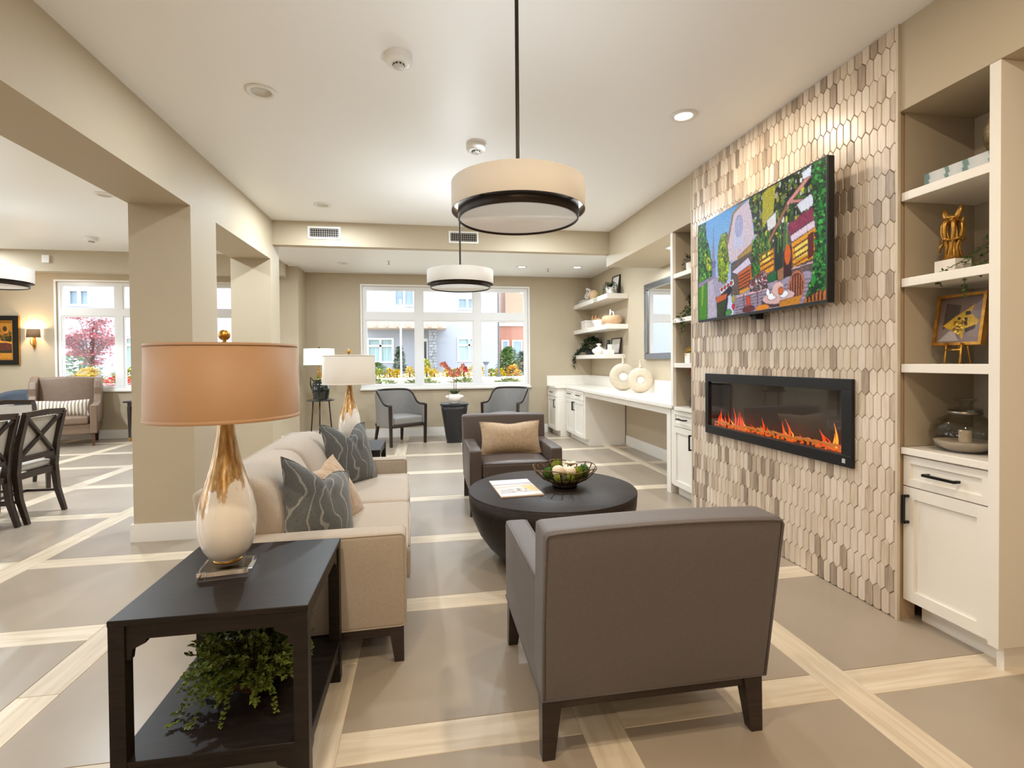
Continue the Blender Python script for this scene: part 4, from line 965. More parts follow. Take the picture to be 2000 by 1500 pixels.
# ------------------------------------------------------------------ lamps
def drip_mat():
    m = mat('gold_dipped_white_glaze', srgb(240, 233, 224), .08, coat=.6); nt = m.node_tree; p = nt.nodes['Principled BSDF']
    tc = nd(nt, 'ShaderNodeTexCoord'); mp = nd(nt, 'ShaderNodeMapping'); mp.inputs['Scale'].default_value = (46, 46, 5); nt.links.new(tc.outputs['Object'], mp.inputs[0])
    nz = nd(nt, 'ShaderNodeTexNoise', i_Scale=1.0, i_Detail=4.0); nt.links.new(mp.outputs[0], nz.inputs['Vector'])
    sx = nd(nt, 'ShaderNodeSeparateXYZ'); nt.links.new(tc.outputs['Object'], sx.inputs[0])
    # height measure: gold above, white below; the gold tongue hangs lower on the left-hand side (-x)
    a = nd(nt, 'ShaderNodeMath', operation='MULTIPLY_ADD'); a.inputs[1].default_value = -0.62; nt.links.new(sx.outputs['X'], a.inputs[0]); nt.links.new(sx.outputs['Z'], a.inputs[2])
    b = nd(nt, 'ShaderNodeMath', operation='MULTIPLY_ADD'); b.inputs[1].default_value = 0.36; nt.links.new(nz.outputs['Fac'], b.inputs[0]); nt.links.new(a.outputs[0], b.inputs[2])
    mr = nd(nt, 'ShaderNodeMapRange'); mr.inputs[1].default_value = .445; mr.inputs[2].default_value = .475; nt.links.new(b.outputs[0], mr.inputs[0])
    n2 = nd(nt, 'ShaderNodeTexNoise', i_Scale=2.0, i_Detail=5.0); nt.links.new(mp.outputs[0], n2.inputs['Vector'])
    r = ramp(nt, [(.3, srgb(150, 106, 54)), (.55, srgb(196, 156, 100)), (.75, srgb(226, 204, 172))]); nt.links.new(n2.outputs['Fac'], r.inputs[0])
    mx = nd(nt, 'ShaderNodeMix', data_type='RGBA'); nt.links.new(mr.outputs[0], mx.inputs[0]); mx.inputs[6].default_value = srgb(240, 233, 224); nt.links.new(r.outputs[0], mx.inputs[7]); nt.links.new(mx.outputs[2], p.inputs['Base Color'])
    m2 = nd(nt, 'ShaderNodeMath', operation='MULTIPLY'); m2.inputs[1].default_value = .55; nt.links.new(mr.outputs[0], m2.inputs[0]); nt.links.new(m2.outputs[0], p.inputs['Metallic'])
    m3 = nd(nt, 'ShaderNodeMapRange'); m3.inputs[3].default_value = .06; m3.inputs[4].default_value = .3; nt.links.new(mr.outputs[0], m3.inputs[0]); nt.links.new(m3.outputs[0], p.inputs['Roughness']); return m
DRIP = drip_mat(); CRYST = mat('clear_acrylic', (1, 1, 1, 1), .0, trans=1.0, ior=1.3, spec=1.0)
TANS = mat('tan_silk_shade', srgb(168, 130, 94), .55, bump=.06, bscale=500, sheen=.2); CREAM = mat('cream_linen_shade', srgb(226, 216, 202), .8, bump=.1, bscale=400)
def shade(parent, m, rb, rt, z0, z1, lin):
    g = G().lathe([(rb, z0), (rt, z1), (rt-.003, z1), (rb-.003, z0), (rb, z0)], 64); s = obj('lamp_shade', g, m, parent)
    for r, z in ((rb, z0), (rt, z1)): obj('trim_band', G().lathe([(r+.001, z-.004 if z == z1 else z), (r+.0018, z-.002 if z == z1 else z+.002), (r+.0012, z-.010 if z == z1 else z+.012), (r-.002, z-.010 if z == z1 else z+.012)], 64), m, s)
    return s
def dipped_lamp(label, loc, rz, shade_mat, rb):
    t = thing('table_lamp', label, 'lamp', loc, rz, 'gold-dipped teardrop table lamps')
    obj('acrylic_base', G().rbox(-.078, .078, -.078, .078, .0, .030, .003), CRYST, t)
    obj('collar', G().lathe([(0, .0305), (.022, .0305), (.022, .036), (.045, .038), (.046, .044), (0, .044)], 32), GOLD, t)
    obj('body', G().lathe([(0, .0445), (.040, .0445), (.058, .055), (.077, .085), (.090, .128), (.0945, .17), (.092, .215), (.082, .265), (.066, .32), (.050, .375), (.038, .43), (.030, .48), (.026, .52), (.0245, .545), (0, .545)], 48), DRIP, t)
    obj('neck', G().lathe([(.02, .5455), (.022, .548), (.016, .56), (.008, .57), (.008, .80), (0, .80)], 20), GOLD, t)
    shade(t, shade_mat, rb, rb*.975, .535, .79, None)
    g = G()
    for k in range(3): a = 2*PI*k/3+.4; g.tube([(.006*math.cos(a), .006*math.sin(a), .786), (rb*.972*math.cos(a), rb*.972*math.sin(a), .784)], .0018, 5)
    obj('spider', g, GOLD, t)
    f = G(); f.cyl(.006, .80, .806, 12); f.ball((0, 0, .823), .019, 20, 12); obj('finial', f, GOLD, t); return t
dipped_lamp('gold-dipped white teardrop lamp with a tan drum shade on the nearest end table', (-.693, 1.905, .5772), .12, TANS, .238)
dipped_lamp('gold-dipped white teardrop lamp with a cream drum shade behind the sofa', (-.672, 4.62, .5772), .2, CREAM, .225)
tr = thing('tripod_table', 'small dark glass-topped tripod table in the far left corner', 'table', (-1.63, 8.25, 0))
obj('tabletop', G().lathe([(0, .715), (.205, .715), (.212, .722), (.215, .735), (.205, .733), (.19, .724), (0, .724)], 40), mat('smoky_dark_glass', srgb(30, 34, 34), .06, coat=.8), tr)
for k in range(3):
    a = 2*PI*k/3+.62; obj('leg', G().tube([(.135*math.cos(a), .135*math.sin(a), .714), (.16*math.cos(a), .16*math.sin(a), .40), (.20*math.cos(a), .20*math.sin(a), 0)], .010, 8), BRONZE, tr)
gl = thing('table_lamp', 'amber glass lamp with a white drum shade on the corner tripod table', 'lamp', (-1.655, 8.31, .7245))
obj('body', G().lathe([(0, 0), (.075, 0), (.095, .03), (.105, .11), (.098, .20), (.075, .30), (.05, .38), (.028, .42), (0, .42)], 32), mat('amber_mercury_glass', srgb(176, 138, 84), .12, metal=.55, noise=.4, nscale=30), gl)
obj('neck', G().lathe([(.03, .421), (.034, .43), (.012, .45), (.008, .50), (.006, .80), (0, .80)], 16), GOLD, gl)
shade(gl, mat('white_linen_shade', srgb(246, 244, 240), .8, bump=.1, bscale=300), .232, .226, .545, .800, None); obj('finial', G().cyl(.012, .80, .825, 12), BRONZE, gl)
vs = thing('glass_vase', 'dark green-black glass jug vase in front of the amber lamp', 'vase', (-1.60, 8.12, .7245))
obj('body', G().lathe([(0, 0), (.085, 0), (.11, .04), (.128, .13), (.13, .20), (.115, .27), (.085, .315), (.075, .32), (.08, .315), (.108, .26), (.12, .20), (.0, .02)], 32), mat('bottle_glass_dark', srgb(16, 26, 20), .08, coat=.5, trans=.2), vs)
obj('handle', G().tube([(-.10, 0, .30), (-.145, 0, .36), (-.15, 0, .26), (-.128, 0, .16)], .010, 8), bpy.data.materials['bottle_glass_dark'], vs)
LEAF = mat('leaf_green', srgb(64, 84, 30), .5, noise=.3, nscale=9); LEAFD = mat('leaf_dark_green', srgb(40, 60, 30), .5, noise=.3, nscale=9); LEAFL = mat('leaf_lime', srgb(120, 138, 66), .5, noise=.25, nscale=9)
q = random.Random(4); g = G()
for k in range(60): a = q.uniform(0, 2*PI); g.leaf((.05*math.cos(a), .05*math.sin(a), .31+q.uniform(0, .04)), (math.cos(a), math.sin(a), q.uniform(-.5, 1)), (0, 0, 1), .05, .03)
obj('greenery', g, LEAFL, vs, kind='stuff')

# ------------------------------------------------------------------ plants
def trailing(parent, starts, mt, seed, n=26, L=.03, w=.02, name='foliage'):
    q = random.Random(seed); g = G()
    for path in starts:
        P = [Vector(p) for p in path]
        seg = []
        for a, b in zip(P, P[1:]):
            m = max(2, int((b-a).length/.018)); seg += [a.lerp(b, i/m) for i in range(m)]
        seg.append(P[-1]); g.tube(seg, .0016, 4)
        for p in seg:
            for _ in range(q.choice((2, 3, 3))):
                d = Vector((q.uniform(-1, 1), q.uniform(-1, 1), q.uniform(-.7, .7))); g.leaf(p, d, (0, 0, 1), L*q.uniform(.7, 1.2), w*q.uniform(.7, 1.2))
    return obj(name, g, mt, parent, kind='stuff')
def mound(parent, c, r, n, mt, L, w, seed, flat=1.0, name='foliage'):
    q = random.Random(seed); g = G()
    for k in range(n):
        z = q.uniform(-.3, 1); a = q.uniform(0, 2*PI); s = math.sqrt(max(0, 1-z*z)); d = Vector((s*math.cos(a), s*math.sin(a), z*flat)); rr = r*q.uniform(.55, 1.0)
        g.leaf(Vector(c)+d*rr, d+Vector((q.uniform(-.8, .8), q.uniform(-.8, .8), q.uniform(-.6, .8))), (0, 0, 1), L*q.uniform(.7, 1.2), w*q.uniform(.8, 1.2))
    return obj(name, g, mt, parent, kind='stuff')
# boxwood-like plant under the end table
bp_ = thing('potted_plant', 'bushy green small-leaved plant in a brown bowl on the end table lower shelf', 'plant', (-.615, 1.905, .1662))
obj('bowl', G().lathe([(0, 0), (.05, 0), (.085, .03), (.10, .065), (.093, .065), (.0, .04)], 32), mat('brown_bowl', srgb(74, 50, 34), .5), bp_)
q = random.Random(11); g = G(); stems = G()
MIXG = mat('boxwood_leaf', srgb(112, 126, 54), .45, noise=.5, nscale=14)
for k in range(420):
    a = q.uniform(0, 2*PI); el = q.uniform(-.38, 1.35); R = .205*q.uniform(.62, 1.04)*(1 if el < .9 else .86)
    e = Vector((R*math.cos(el)*math.cos(a)*1.0, R*math.cos(el)*math.sin(a), .10+R*math.sin(el)*.92))
    if e.z < .012: e.z = .012
    e.z = min(e.z, .315)
    s0 = Vector((.03*math.cos(a), .03*math.sin(a), .06)); mid = s0.lerp(e, .55)+Vector((0, 0, .03))
    stems.tube([s0, mid, e], .0011, 3)
    for i in range(13):
        t = .42+.58*i/12; p = s0*(1-t)**2+mid*2*t*(1-t)+e*t*t; dd = (e-s0).normalized()
        for sg in (-1, 1):
            d = dd*.7+Vector((q.uniform(-1, 1), q.uniform(-1, 1), q.uniform(-.3, 1)))*.9; g.leaf(p, d, (0, 0, 1), .018*q.uniform(.8, 1.25), .0135, .2)
for a, L_, dz in ((3.75, .235, -.02), (3.95, .265, -.04), (4.15, .235, -.03), (5.3, .22, 0), (3.4, .22, .02), (4.6, .22, -.01)):
    s0 = Vector((.05*math.cos(a), .05*math.sin(a), .09))
    for i in range(22):
        t = i/21; p = s0.lerp(Vector((L_*math.cos(a), L_*math.sin(a), .012)), t)+Vector((0, 0, .05*math.sin(PI*t)+dz*t)); p.z = max(p.z, .008)
        for _ in range(4): g.leaf(p, Vector((math.cos(a)+q.uniform(-1, 1), math.sin(a)+q.uniform(-1, 1), q.uniform(0, .8))), (0, 0, 1), .017, .013, .2)
obj('foliage', g, MIXG, bp_, kind='stuff'); obj('stems', stems, mat('twig_brown', srgb(90, 74, 48), .8), bp_, kind='stuff')
# orchid on the drum table
oc = thing('potted_orchid', 'coral orchid in a white ridged pot on the black drum table', 'orchid', (.44, 8.23, .6345))
WCER = mat('white_ceramic', srgb(240, 232, 222), .3)
obj('pot', G().lathe([(0, 0), (.05, 0), (.09, .03), (.105, .075), (.10, .12), (.075, .15), (.066, .15), (.085, .11), (.0, .11)], 32), WCER, oc)
for sx in (-1, 1): obj('pot_lug', G().ball((sx*.112, .0, .10), (.035, .03, .03), 14, 8), WCER, oc)
for k in range(9): a = 2*PI*k/9; obj('leaf', G().leaf((.02*math.cos(a), .02*math.sin(a), .13), (math.cos(a), math.sin(a), .9), (0, 0, 1), .15, .065, .2), LEAF, oc)
CORAL = mat('coral_petal', srgb(206, 122, 96), .6, noise=.2, nscale=20); CORAL2 = mat('red_petal', srgb(196, 70, 64), .6)
for j, (path, ft, m) in enumerate((([(0, 0, .12), (-.01, 0, .34), (-.03, 0, .46), (-.12, 0, .60), (-.20, 0, .64)], 9, CORAL), ([(.02, 0, .12), (.03, 0, .34), (.04, 0, .46), (.10, 0, .58), (.20, 0, .58)], 9, CORAL2))):
    st = obj('stem', G().tube(path, .0045, 6), mat('orchid_stem', srgb(120, 84, 60), .6) if j == 0 else bpy.data.materials['orchid_stem'], oc)
    q = random.Random(j)
    for k in range(ft):
        t = .50+.5*k/(ft-1); u = t*(len(path)-1); i = min(int(u), len(path)-2); p = Vector(path[i]).lerp(Vector(path[i+1]), u-i)+Vector((q.uniform(-.03, .03), q.uniform(-.04, .02), q.uniform(-.05, .03)))
        g = G()
        for s in range(5): a = 2*PI*s/5+k; g.leaf(p, (math.cos(a), -.35, math.sin(a)), (0, 1, 0), .048, .034, .2)
        obj('flower', g, CORAL2 if (m is CORAL2 and k > 5) else CORAL, st)

# ------------------------------------------------------------------ near bookcase display
def book(label, x0, x1, y0, y1, z0, h, cover, group):
    t = thing('book', label, 'book', ((x0+x1)/2, (y0+y1)/2, z0), 0, group); a, b = (x1-x0)/2, (y1-y0)/2
    obj('pages', G().box(-a+.004, a-.004, -b+.004, b-.004, .003, h-.003), mat('book_pages', srgb(226, 218, 206), .8) if 'book_pages' not in bpy.data.materials else bpy.data.materials['book_pages'], t)
    g = G().box(-a, a, -b, b, 0, .003).box(-a, a, -b, b, h-.003, h).box(-a, -a+.004, -b, b, .003, h-.003); obj('cover', g, cover, t); return t
MARB = mat('marbled_teal_cover', srgb(178, 184, 184), .4, noise=0, bump=0); nt = MARB.node_tree
tcn = nd(nt, 'ShaderNodeTexCoord'); wv = nd(nt, 'ShaderNodeTexWave', bands_direction='Y', i_Scale=3.4, i_Distortion=5.0, i_Detail=2.0); nt.links.new(tcn.outputs['Object'], wv.inputs['Vector'])
rr = ramp(nt, [(.0, srgb(196, 196, 196)), (.8, srgb(184, 190, 190)), (.93, srgb(92, 120, 112))]); nt.links.new(wv.outputs['Fac'], rr.inputs[0]); nt.links.new(rr.outputs[0], nt.nodes['Principled BSDF'].inputs['Base Color'])
book('marbled teal book, lower of the two lying on the top right bookcase shelf', 2.345, 2.60, 1.765, 2.062, 2.1095, .031, MARB, 'marbled books on the top bookcase shelf')
book('marbled teal book, upper of the two lying on the top right bookcase shelf', 2.347, 2.60, 1.766, 2.062, 2.141, .031, MARB, 'marbled books on the top bookcase shelf')
nv = thing('ridged_vase', 'dark bronze ridged vase standing on the marbled books', 'vase', (2.50, 1.835, 2.1725))
obj('body', G().lathe([(0, 0), (.03, 0)]+[(.035+.035*math.sin(PI*k/22)+.003*(k % 2), .01+.0095*k) for k in range(23)]+[(.02, .24), (.024, .26), (0, .26)], 28), mat('antique_olive_bronze', srgb(110, 94, 60), .5, noise=.5, nscale=60, metal=.3), nv)
sc = thing('gold_sculpture', 'abstract twisted gold sculpture on a white marble cube', 'sculpture', (2.415, 1.985, 1.6905))
obj('plinth', G().rbox(-.045, .045, -.048, .048, 0, .062, .002), mat('white_marble', srgb(226, 216, 204), .35, noise=.05, nscale=12), sc)
SG = mat('sculpture_gold', srgb(176, 130, 60), .38, metal=.85, noise=.2, nscale=50, bump=.5, bscale=60)
g = G(); zb = .062
g.lathe([(0, zb), (.042, zb), (.034, zb+.012), (.024, zb+.03), (.02, zb+.06), (.024, zb+.085), (.018, zb+.10), (0, zb+.10)], 14)
for k in range(7):
    a = 2*PI*k/7; ca, sa = math.cos(a), math.sin(a)
    g.tube([(.03*ca, .03*sa, zb+.005), (.022*ca, .022*sa, zb+.06), (.03*math.cos(a+.2), .03*math.sin(a+.2), zb+.09), (.040*math.cos(a+.3), .040*math.sin(a+.3), zb+.13), (.038*math.cos(a+.3), .038*math.sin(a+.3), zb+.16), (.026*math.cos(a+.5), .026*math.sin(a+.5), zb+.19)], [.008, .007, .008, .0075, .009, .008], 7)
for k in range(5): a = 2*PI*k/5; g.tube([(.030*math.cos(a), .030*math.sin(a), zb+.092), (.042*math.cos(a+.6), .042*math.sin(a+.6), zb+.097), (.030*math.cos(a+1.2), .030*math.sin(a+1.2), zb+.088)], .008, 7)
for s in (-1, 1):
    g.tube([(.0, s*.006, zb+.185), (-.006, s*.024, zb+.20), (-.004, s*.034, zb+.225), (0, s*.040, zb+.25)], [.016, .017, .014, .003], 8, flat=.6)
g.tube([(-.01, -.03, zb+.19), (-.02, 0, zb+.198), (-.01, .03, zb+.188)], [.008, .012, .008], 8); g.ball((0, 0, zb+.185), (.03, .034, .018), 12, 8)
g.tube([(0, .03, zb+.095), (-.01, .05, zb+.07), (-.008, .056, zb+.045)], [.007, .006, .005], 6); g.tube([(0, -.034, zb+.16), (0, -.046, zb+.175), (0, -.048, zb+.19)], [.007, .006, .003], 6)
obj('figure', g, SG, sc)
iv = thing('ivy_planter', 'white planter with ivy trailing over the second right-hand shelf', 'plant', (2.49, 1.81, 1.6905))
obj('pot', G().lathe([(0, 0), (.045, 0), (.058, .05), (.062, .10), (.055, .10), (.0, .08)], 28), WCER, iv)
trailing(iv, [[(0, 0, .10), (-.03, .03, .12), (-.10, .08, .06), (-.14, .13, .02), (-.155, .155, .006), (-.165, .165, -.03), (-.165, .168, -.055)], [(0, 0, .11), (-.06, .02, .09), (-.13, .04, .02), (-.165, .052, -.02), (-.165, .05, -.07), (-.165, .055, -.11)], [(0, 0, .11), (-.07, -.01, .06), (-.15, -.01, .005), (-.165, -.012, -.04)], [(0, .01, .11), (-.02, .05, .12), (-.05, .09, .09), (-.08, .12, .03)], [(0, 0, .1), (0, -.03, .15), (-.03, .02, .16), (-.05, .05, .13)]], LEAF, 21, L=.022, w=.015)
# framed yellow canvas on a brass easel
es = thing('display_easel', 'small brass easel holding the gold-framed canvas', 'easel', (2.46, 2.0, 1.2712))
g = G()
for s in (-1, 1):
    g.tube([(-.03, s*.035, 0), (-.022, s*.035, .05), (-.02, s*.035, .098)], .0045, 6); g.tube([(.05, s*.02, 0), (.01, s*.02, .20)], .004, 6)
g.tube([(-.024, -.035, .066), (-.024, .035, .066)], .004, 6); g.tube([(-.024, -.035, .082), (.005, -.035, .082)], .004, 6); g.tube([(-.024, .035, .082), (.005, .035, .082)], .004, 6)
obj('stand', g, GOLD, es)
fa = thing('framed_canvas', 'gold-framed canvas of a yellow abstract shape on taupe, on brass easel', 'picture', (2.452, 2.0, 1.358), rot=(math.radians(-9), 0, -PI/2))
a, hgt = .112, .245
GF = mat('gilded_frame', srgb(172, 122, 52), .4, metal=.7, noise=.3, nscale=40)
g = G(); g.frame(-a, a, 0, hgt, .014, -.006, .022); obj('frame', g, GF, fa)
P = Paint(90, 100, (112, 94, 86)); P.grad((96, 76, 66), (132, 116, 112))
P.poly([(.15, .12), (.5, .2), (.45, .5), (.12, .7)], (66, 50, 40), 8); P.poly([(.72, .28), (.98, .05), (.98, .9), (.7, .85)], (134, 116, 112), 6)
P.poly([(.12, .62), (.40, .42), (.66, .28), (.80, .18), (.72, .36), (.86, .50), (.94, .54), (.80, .70), (.62, .74), (.60, .92), (.50, .80), (.34, .72)], (196, 154, 36), 12)
P.poly([(.60, .34), (.70, .32), (.74, .40), (.62, .42)], (40, 32, 24)); P.poly([(.60, .46), (.66, .46), (.68, .64), (.60, .62)], (50, 40, 26)); P.poly([(.46, .44), (.52, .46), (.52, .52), (.44, .50)], (40, 34, 26)); P.poly([(.62, .70), (.86, .62), (.86, .70), (.66, .78)], (56, 44, 34))
P.poly([(.05, .95), (.28, .74), (.40, .74), (.52, .95)], (170, 160, 158), 5); P.leaves([(.3, .55), (.6, .5), (.56, .85), (.34, .72)], [(220, 180, 60), (160, 120, 36), (110, 90, 50)], 60, .03, .02)
P.build('canvas', vcol('canvas_print', .5), lambda u, v: (-a+.012+u*(2*a-.024), .004, hgt-.012-v*(hgt-.024)), fa)
obj('backing', G().box(-a+.01, a-.01, .008, .016, .01, hgt-.01), BLACK, fa)
# glass jar with sand
CLG = glass('jar_glass', (.84, .83, .80, 1))
jr = thing('glass_jar', 'squat clear glass jar with lid and white sand on the bookcase counter', 'jar', (2.475, 1.975, .8612))
obj('body', G().lathe([(0, .002), (.075, .002), (.11, .022), (.131, .06), (.134, .085), (.126, .12), (.10, .152), (.066, .168), (.06, .175), (.06, .19), (.066, .194), (.057, .194), (.057, .172), (.098, .148), (.122, .118), (.130, .085), (.127, .062), (.106, .026), (.072, .006), (0, .006)], 48), CLG, jr)
obj('lid', G().lathe([(0, .195), (.062, .195), (.064, .202), (.02, .206), (.022, .225), (.045, .243), (.04, .247), (.0, .245)], 40), CLG, jr)
obj('rim_band', G().lathe([(.0605, .176), (.0635, .177), (.0635, .188), (.0605, .189)], 40), mat('pale_pewter', srgb(150, 140, 126), .35, metal=.8), jr)
obj('sand', G().lathe([(0, .0065), (.070, .0068), (.103, .028), (.119, .050), (.10, .050), (.05, .040), (0, .046)], 40), mat('white_sand', srgb(226, 212, 196), .9, bump=.6, bscale=300), jr)
obj('candle', G().lathe([(0, .045), (.024, .045), (.024, .10), (.0, .10)], 20), mat('ivory_wax', srgb(222, 204, 182), .5), jr)
dv = thing('dark_vase', 'dark textured vase behind the glass jar', 'vase', (2.60, 1.835, .8612))
obj('body', G().lathe([(0, 0), (.05, 0), (.075, .05), (.085, .12), (.075, .18), (.05, .21), (.035, .23), (.042, .245), (0, .245)], 28), mat('charred_bronze', srgb(38, 32, 26), .5, noise=.5, nscale=40, bump=.6, bscale=40), dv)
# ------------------------------------------------------------------ narrow bookcase display
n1 = thing('succulent_pot', 'small ribbed pale pot with a green succulent, top shelf of the narrow bookcase', 'plant', (2.43, 4.36, 2.1095))
obj('pot', G().lathe([(0, 0), (.04, 0), (.05, .05), (.05, .09), (.043, .09), (0, .08)], 20), WCER, n1); mound(n1, (0, 0, .10), .06, 50, LEAFD, .05, .02, 31)
n2 = thing('ivy_planter', 'white round pot with a large ivy on the narrow bookcase second shelf', 'plant', (2.46, 4.28, 1.6905))
obj('pot', G().lathe([(0, 0), (.04, 0), (.065, .04), (.06, .08), (.05, .09), (.0, .08)], 24), WCER, n2)
mound(n2, (0, -.02, .15), .11, 190, LEAFD, .05, .03, 32); trailing(n2, [[(0, .02, .12), (-.05, .06, .12), (-.10, .12, .05), (-.13, .17, .01), (-.15, .185, -.04)], [(-.03, 0, .10), (-.10, .04, .05), (-.145, .06, .0), (-.15, .06, -.12)], [(-.03, 0, .10), (-.10, .02, .05), (-.145, .03, .0), (-.15, .03, -.15)], [(-.03, -.03, .10), (-.13, -.01, .02), (-.15, -.01, -.06)]], LEAF, 33, L=.035, w=.022)
n3 = thing('arch_sculpture', 'dark bronze arch ornament on the narrow bookcase third shelf', 'ornament', (2.50, 4.36, 1.2712))
obj('arch', G().tube([(0, .075, 0), (0, .075, .12), (0, .05, .19), (0, 0, .215), (0, -.05, .19), (0, -.075, .12), (0, -.075, 0)], .026, 10), mat('olive_dark_bronze', srgb(66, 56, 40), .5), n3)
n4 = thing('flower_box', 'white square pot with a yellow bloom in front of the bronze arch', 'plant', (2.40, 4.32, 1.2712))
obj('pot', G().rbox(-.04, .04, -.045, .045, 0, .09, .004), WCER, n4); mound(n4, (0, 0, .10), .035, 40, mat('yellow_petal', srgb(214, 176, 50), .6), .035, .022, 34, name='bloom')
n5 = thing('glass_vase', 'clear glass ribbed vase with a red stem, counter of the narrow bookcase', 'vase', (2.42, 4.30, .8612))
obj('body', G().lathe([(0, .001), (.035, .001), (.055, .02), (.06, .05), (.03, .10), (.012, .16), (.014, .22), (.010, .22), (.009, .16), (.026, .10), (.055, .05), (0, .006)], 28), CLG, n5)
obj('stem', G().tube([(0, 0, .01), (.0, 0, .2), (-.01, .01, .30)], .003, 5), LEAFD, n5); mound(n5, (-.01, .01, .32), .03, 24, CORAL2, .03, .02, 35, name='bloom')
# ------------------------------------------------------------------ floating shelf display (local positions along the wall: y away)
SH = {1: 2.3182, 2: 1.8552, 3: 1.4002}
PALE = mat('sage_grey_cover', srgb(176, 182, 176), .5)
book('pale sage book, lower of the pair under the white knot ornament', 2.74, 2.98, 8.62, 8.95, SH[1], .034, PALE, 'pale books on the top floating shelf'); book('pale grey book, upper of the pair under the white knot ornament', 2.75, 2.97, 8.63, 8.92, SH[1]+.0345, .030, mat('warm_grey_cover', srgb(202, 198, 190), .5), 'pale books on the top floating shelf')
kn = thing('knot_ornament', 'white looped knot ornament on two pale books', 'ornament', (2.86, 8.72, SH[1]+.065))
pts = [(0, .07*math.sin(t*2)*1.0+.02*math.sin(t), .105+.085*math.cos(t)+.02*math.cos(2*t)) for t in [2*PI*k/40 for k in range(40)]]
obj('loop', G().tube([(0.02*math.sin(3*i*2*PI/40), .085*math.cos(i*2*PI/40), .11+.085*math.sin(i*2*PI/40)) for i in range(40)], .022, 10, True), WCER, kn)
obj('inner_loop', G().tube([(0.025+0.02*math.sin(2*i*2*PI/30), .045*math.cos(i*2*PI/30)-.03, .07+.045*math.sin(i*2*PI/30)) for i in range(30)], .018, 10, True), WCER, kn)
tv_ = thing('clay_vase', 'small tan clay vase beside the white knot ornament', 'vase', (2.80, 8.20, SH[1])); CLAY = mat('tan_clay', srgb(206, 170, 132), .7, noise=.06, nscale=20)
obj('body', G().lathe([(0, 0), (.045, 0), (.078, .04), (.088, .09), (.075, .135), (.045, .155), (.05, .165), (.038, .165), (0, .15)], 28), CLAY, tv_)
def photo_frame(label, loc, w, h, rz, group):
    t = thing('photo_frame', label, 'picture frame', loc, group=group, rot=(math.radians(-8), 0, rz))
    g = G(); g.frame(-w/2, w/2, 0, h, .018, -.012, .008); obj('frame', g, mat('walnut_black_frame', srgb(50, 36, 26), .4) if 'walnut_black_frame' not in bpy.data.materials else bpy.data.materials['walnut_black_frame'], t)
    obj('print', G().box(-w/2+.017, w/2-.017, -.002, .004, .017, h-.017), mat('pale_print', srgb(206, 200, 190), .4, noise=.12, nscale=9) if 'pale_print' not in bpy.data.materials else bpy.data.materials['pale_print'], t); return t
photo_frame('dark photo frame leaning at the back of the top floating shelf', (2.965, 7.72, SH[1]+.002), .27, .34, -PI/2+.08, 'photo frames on the floating shelves')
hp = thing('hanging_plant', 'green drooping plant in a white pot on the top floating shelf', 'plant', (2.84, 7.55, SH[1]))
obj('pot', G().lathe([(0, 0), (.05, 0), (.065, .08), (.068, .12), (.058, .12), (0, .10)], 24), WCER, hp)
trailing(hp, [[(0, 0, .12), (.06*math.cos(a), .06*math.sin(a), .20), (.11*math.cos(a), .11*math.sin(a), .14), (.12*math.cos(a), .12*math.sin(a), .03)] for a in (0.2, 1.2, 2.2, 3.1, 4.0, 4.9, 5.7)], LEAFD, 41, L=.035, w=.022)
trailing(hp, [[(-.05, .15, .12), (-.13, .18, .03), (-.165, .20, -.01), (-.165, .20, -.10)], [(-.05, .22, .10), (-.13, .26, .03), (-.165, .28, -.01), (-.165, .28, -.09)]], LEAFL, 42, L=.03, w=.018, name='trailing_stems')
bxx = thing('storage_box', 'white lidded box on the middle floating shelf', 'box', (2.84, 8.62, SH[2])); obj('body', G().rbox(-.10, .10, -.13, .13, 0, .115, .006), WCER, bxx); obj('lid', G().rbox(-.104, .104, -.134, .134, .1155, .15, .006), WCER, bxx)
bo = thing('white_bowl', 'white oval bowl on the middle floating shelf', 'bowl', (2.82, 8.05, SH[2])); obj('body', G().at((0, 0, 0), (0, 0, 0), (.75, 1.35, 1)).lathe([(0, 0), (.06, 0), (.11, .05), (.135, .115), (.128, .115), (.10, .05), (0, .02)], 36), WCER, bo)
ch = thing('wooden_chain', 'wooden chain link ornament draped in the white oval bowl', 'ornament', (2.80, 8.12, SH[2]+.115)); WD = mat('honey_wood', srgb(184, 140, 92), .5, noise=.1, nscale=20)
for k in range(4): obj('link', G().at((0, -.10+.08*k, .02+.015*(k % 2)), (0.6*(k % 2)+.3, PI/2*(k % 2), .3)).tube([(.045*math.cos(i*PI/8), .05*math.sin(i*PI/8), 0) for i in range(16)], .013, 8, True), WD, ch)
tb = thing('clay_bowl', 'round tan bowl on the near end of the middle floating shelf', 'bowl', (2.84, 7.50, SH[2])); obj('body', G().lathe([(0, 0), (.10, 0), (.145, .03), (.16, .075), (.148, .12), (.12, .14), (.11, .14), (.14, .08), (0, .02)], 36), CLAY, tb)
wl = thing('white_loop', 'small white looped ornament standing in the round tan bowl', 'ornament', (2.84, 7.50, SH[2]+.012)); obj('loop', G().tube([(0, .09, .0), (0, .085, .12), (0, .06, .22), (0, .05, .23), (0, .045, .14), (0, -.02, .19), (0, -.07, .18), (0, -.09, .10), (0, -.06, .01)], .011, 8), WCER, wl)
ip = thing('ivy_planter', 'dark ivy spilling off the far end of the lowest floating shelf', 'plant', (2.86, 8.62, SH[3])); obj('pot', G().lathe([(0, 0), (.06, 0), (.085, .06), (.08, .10), (.07, .10), (0, .08)], 24), mat('dark_planter', srgb(50, 54, 46), .6), ip)
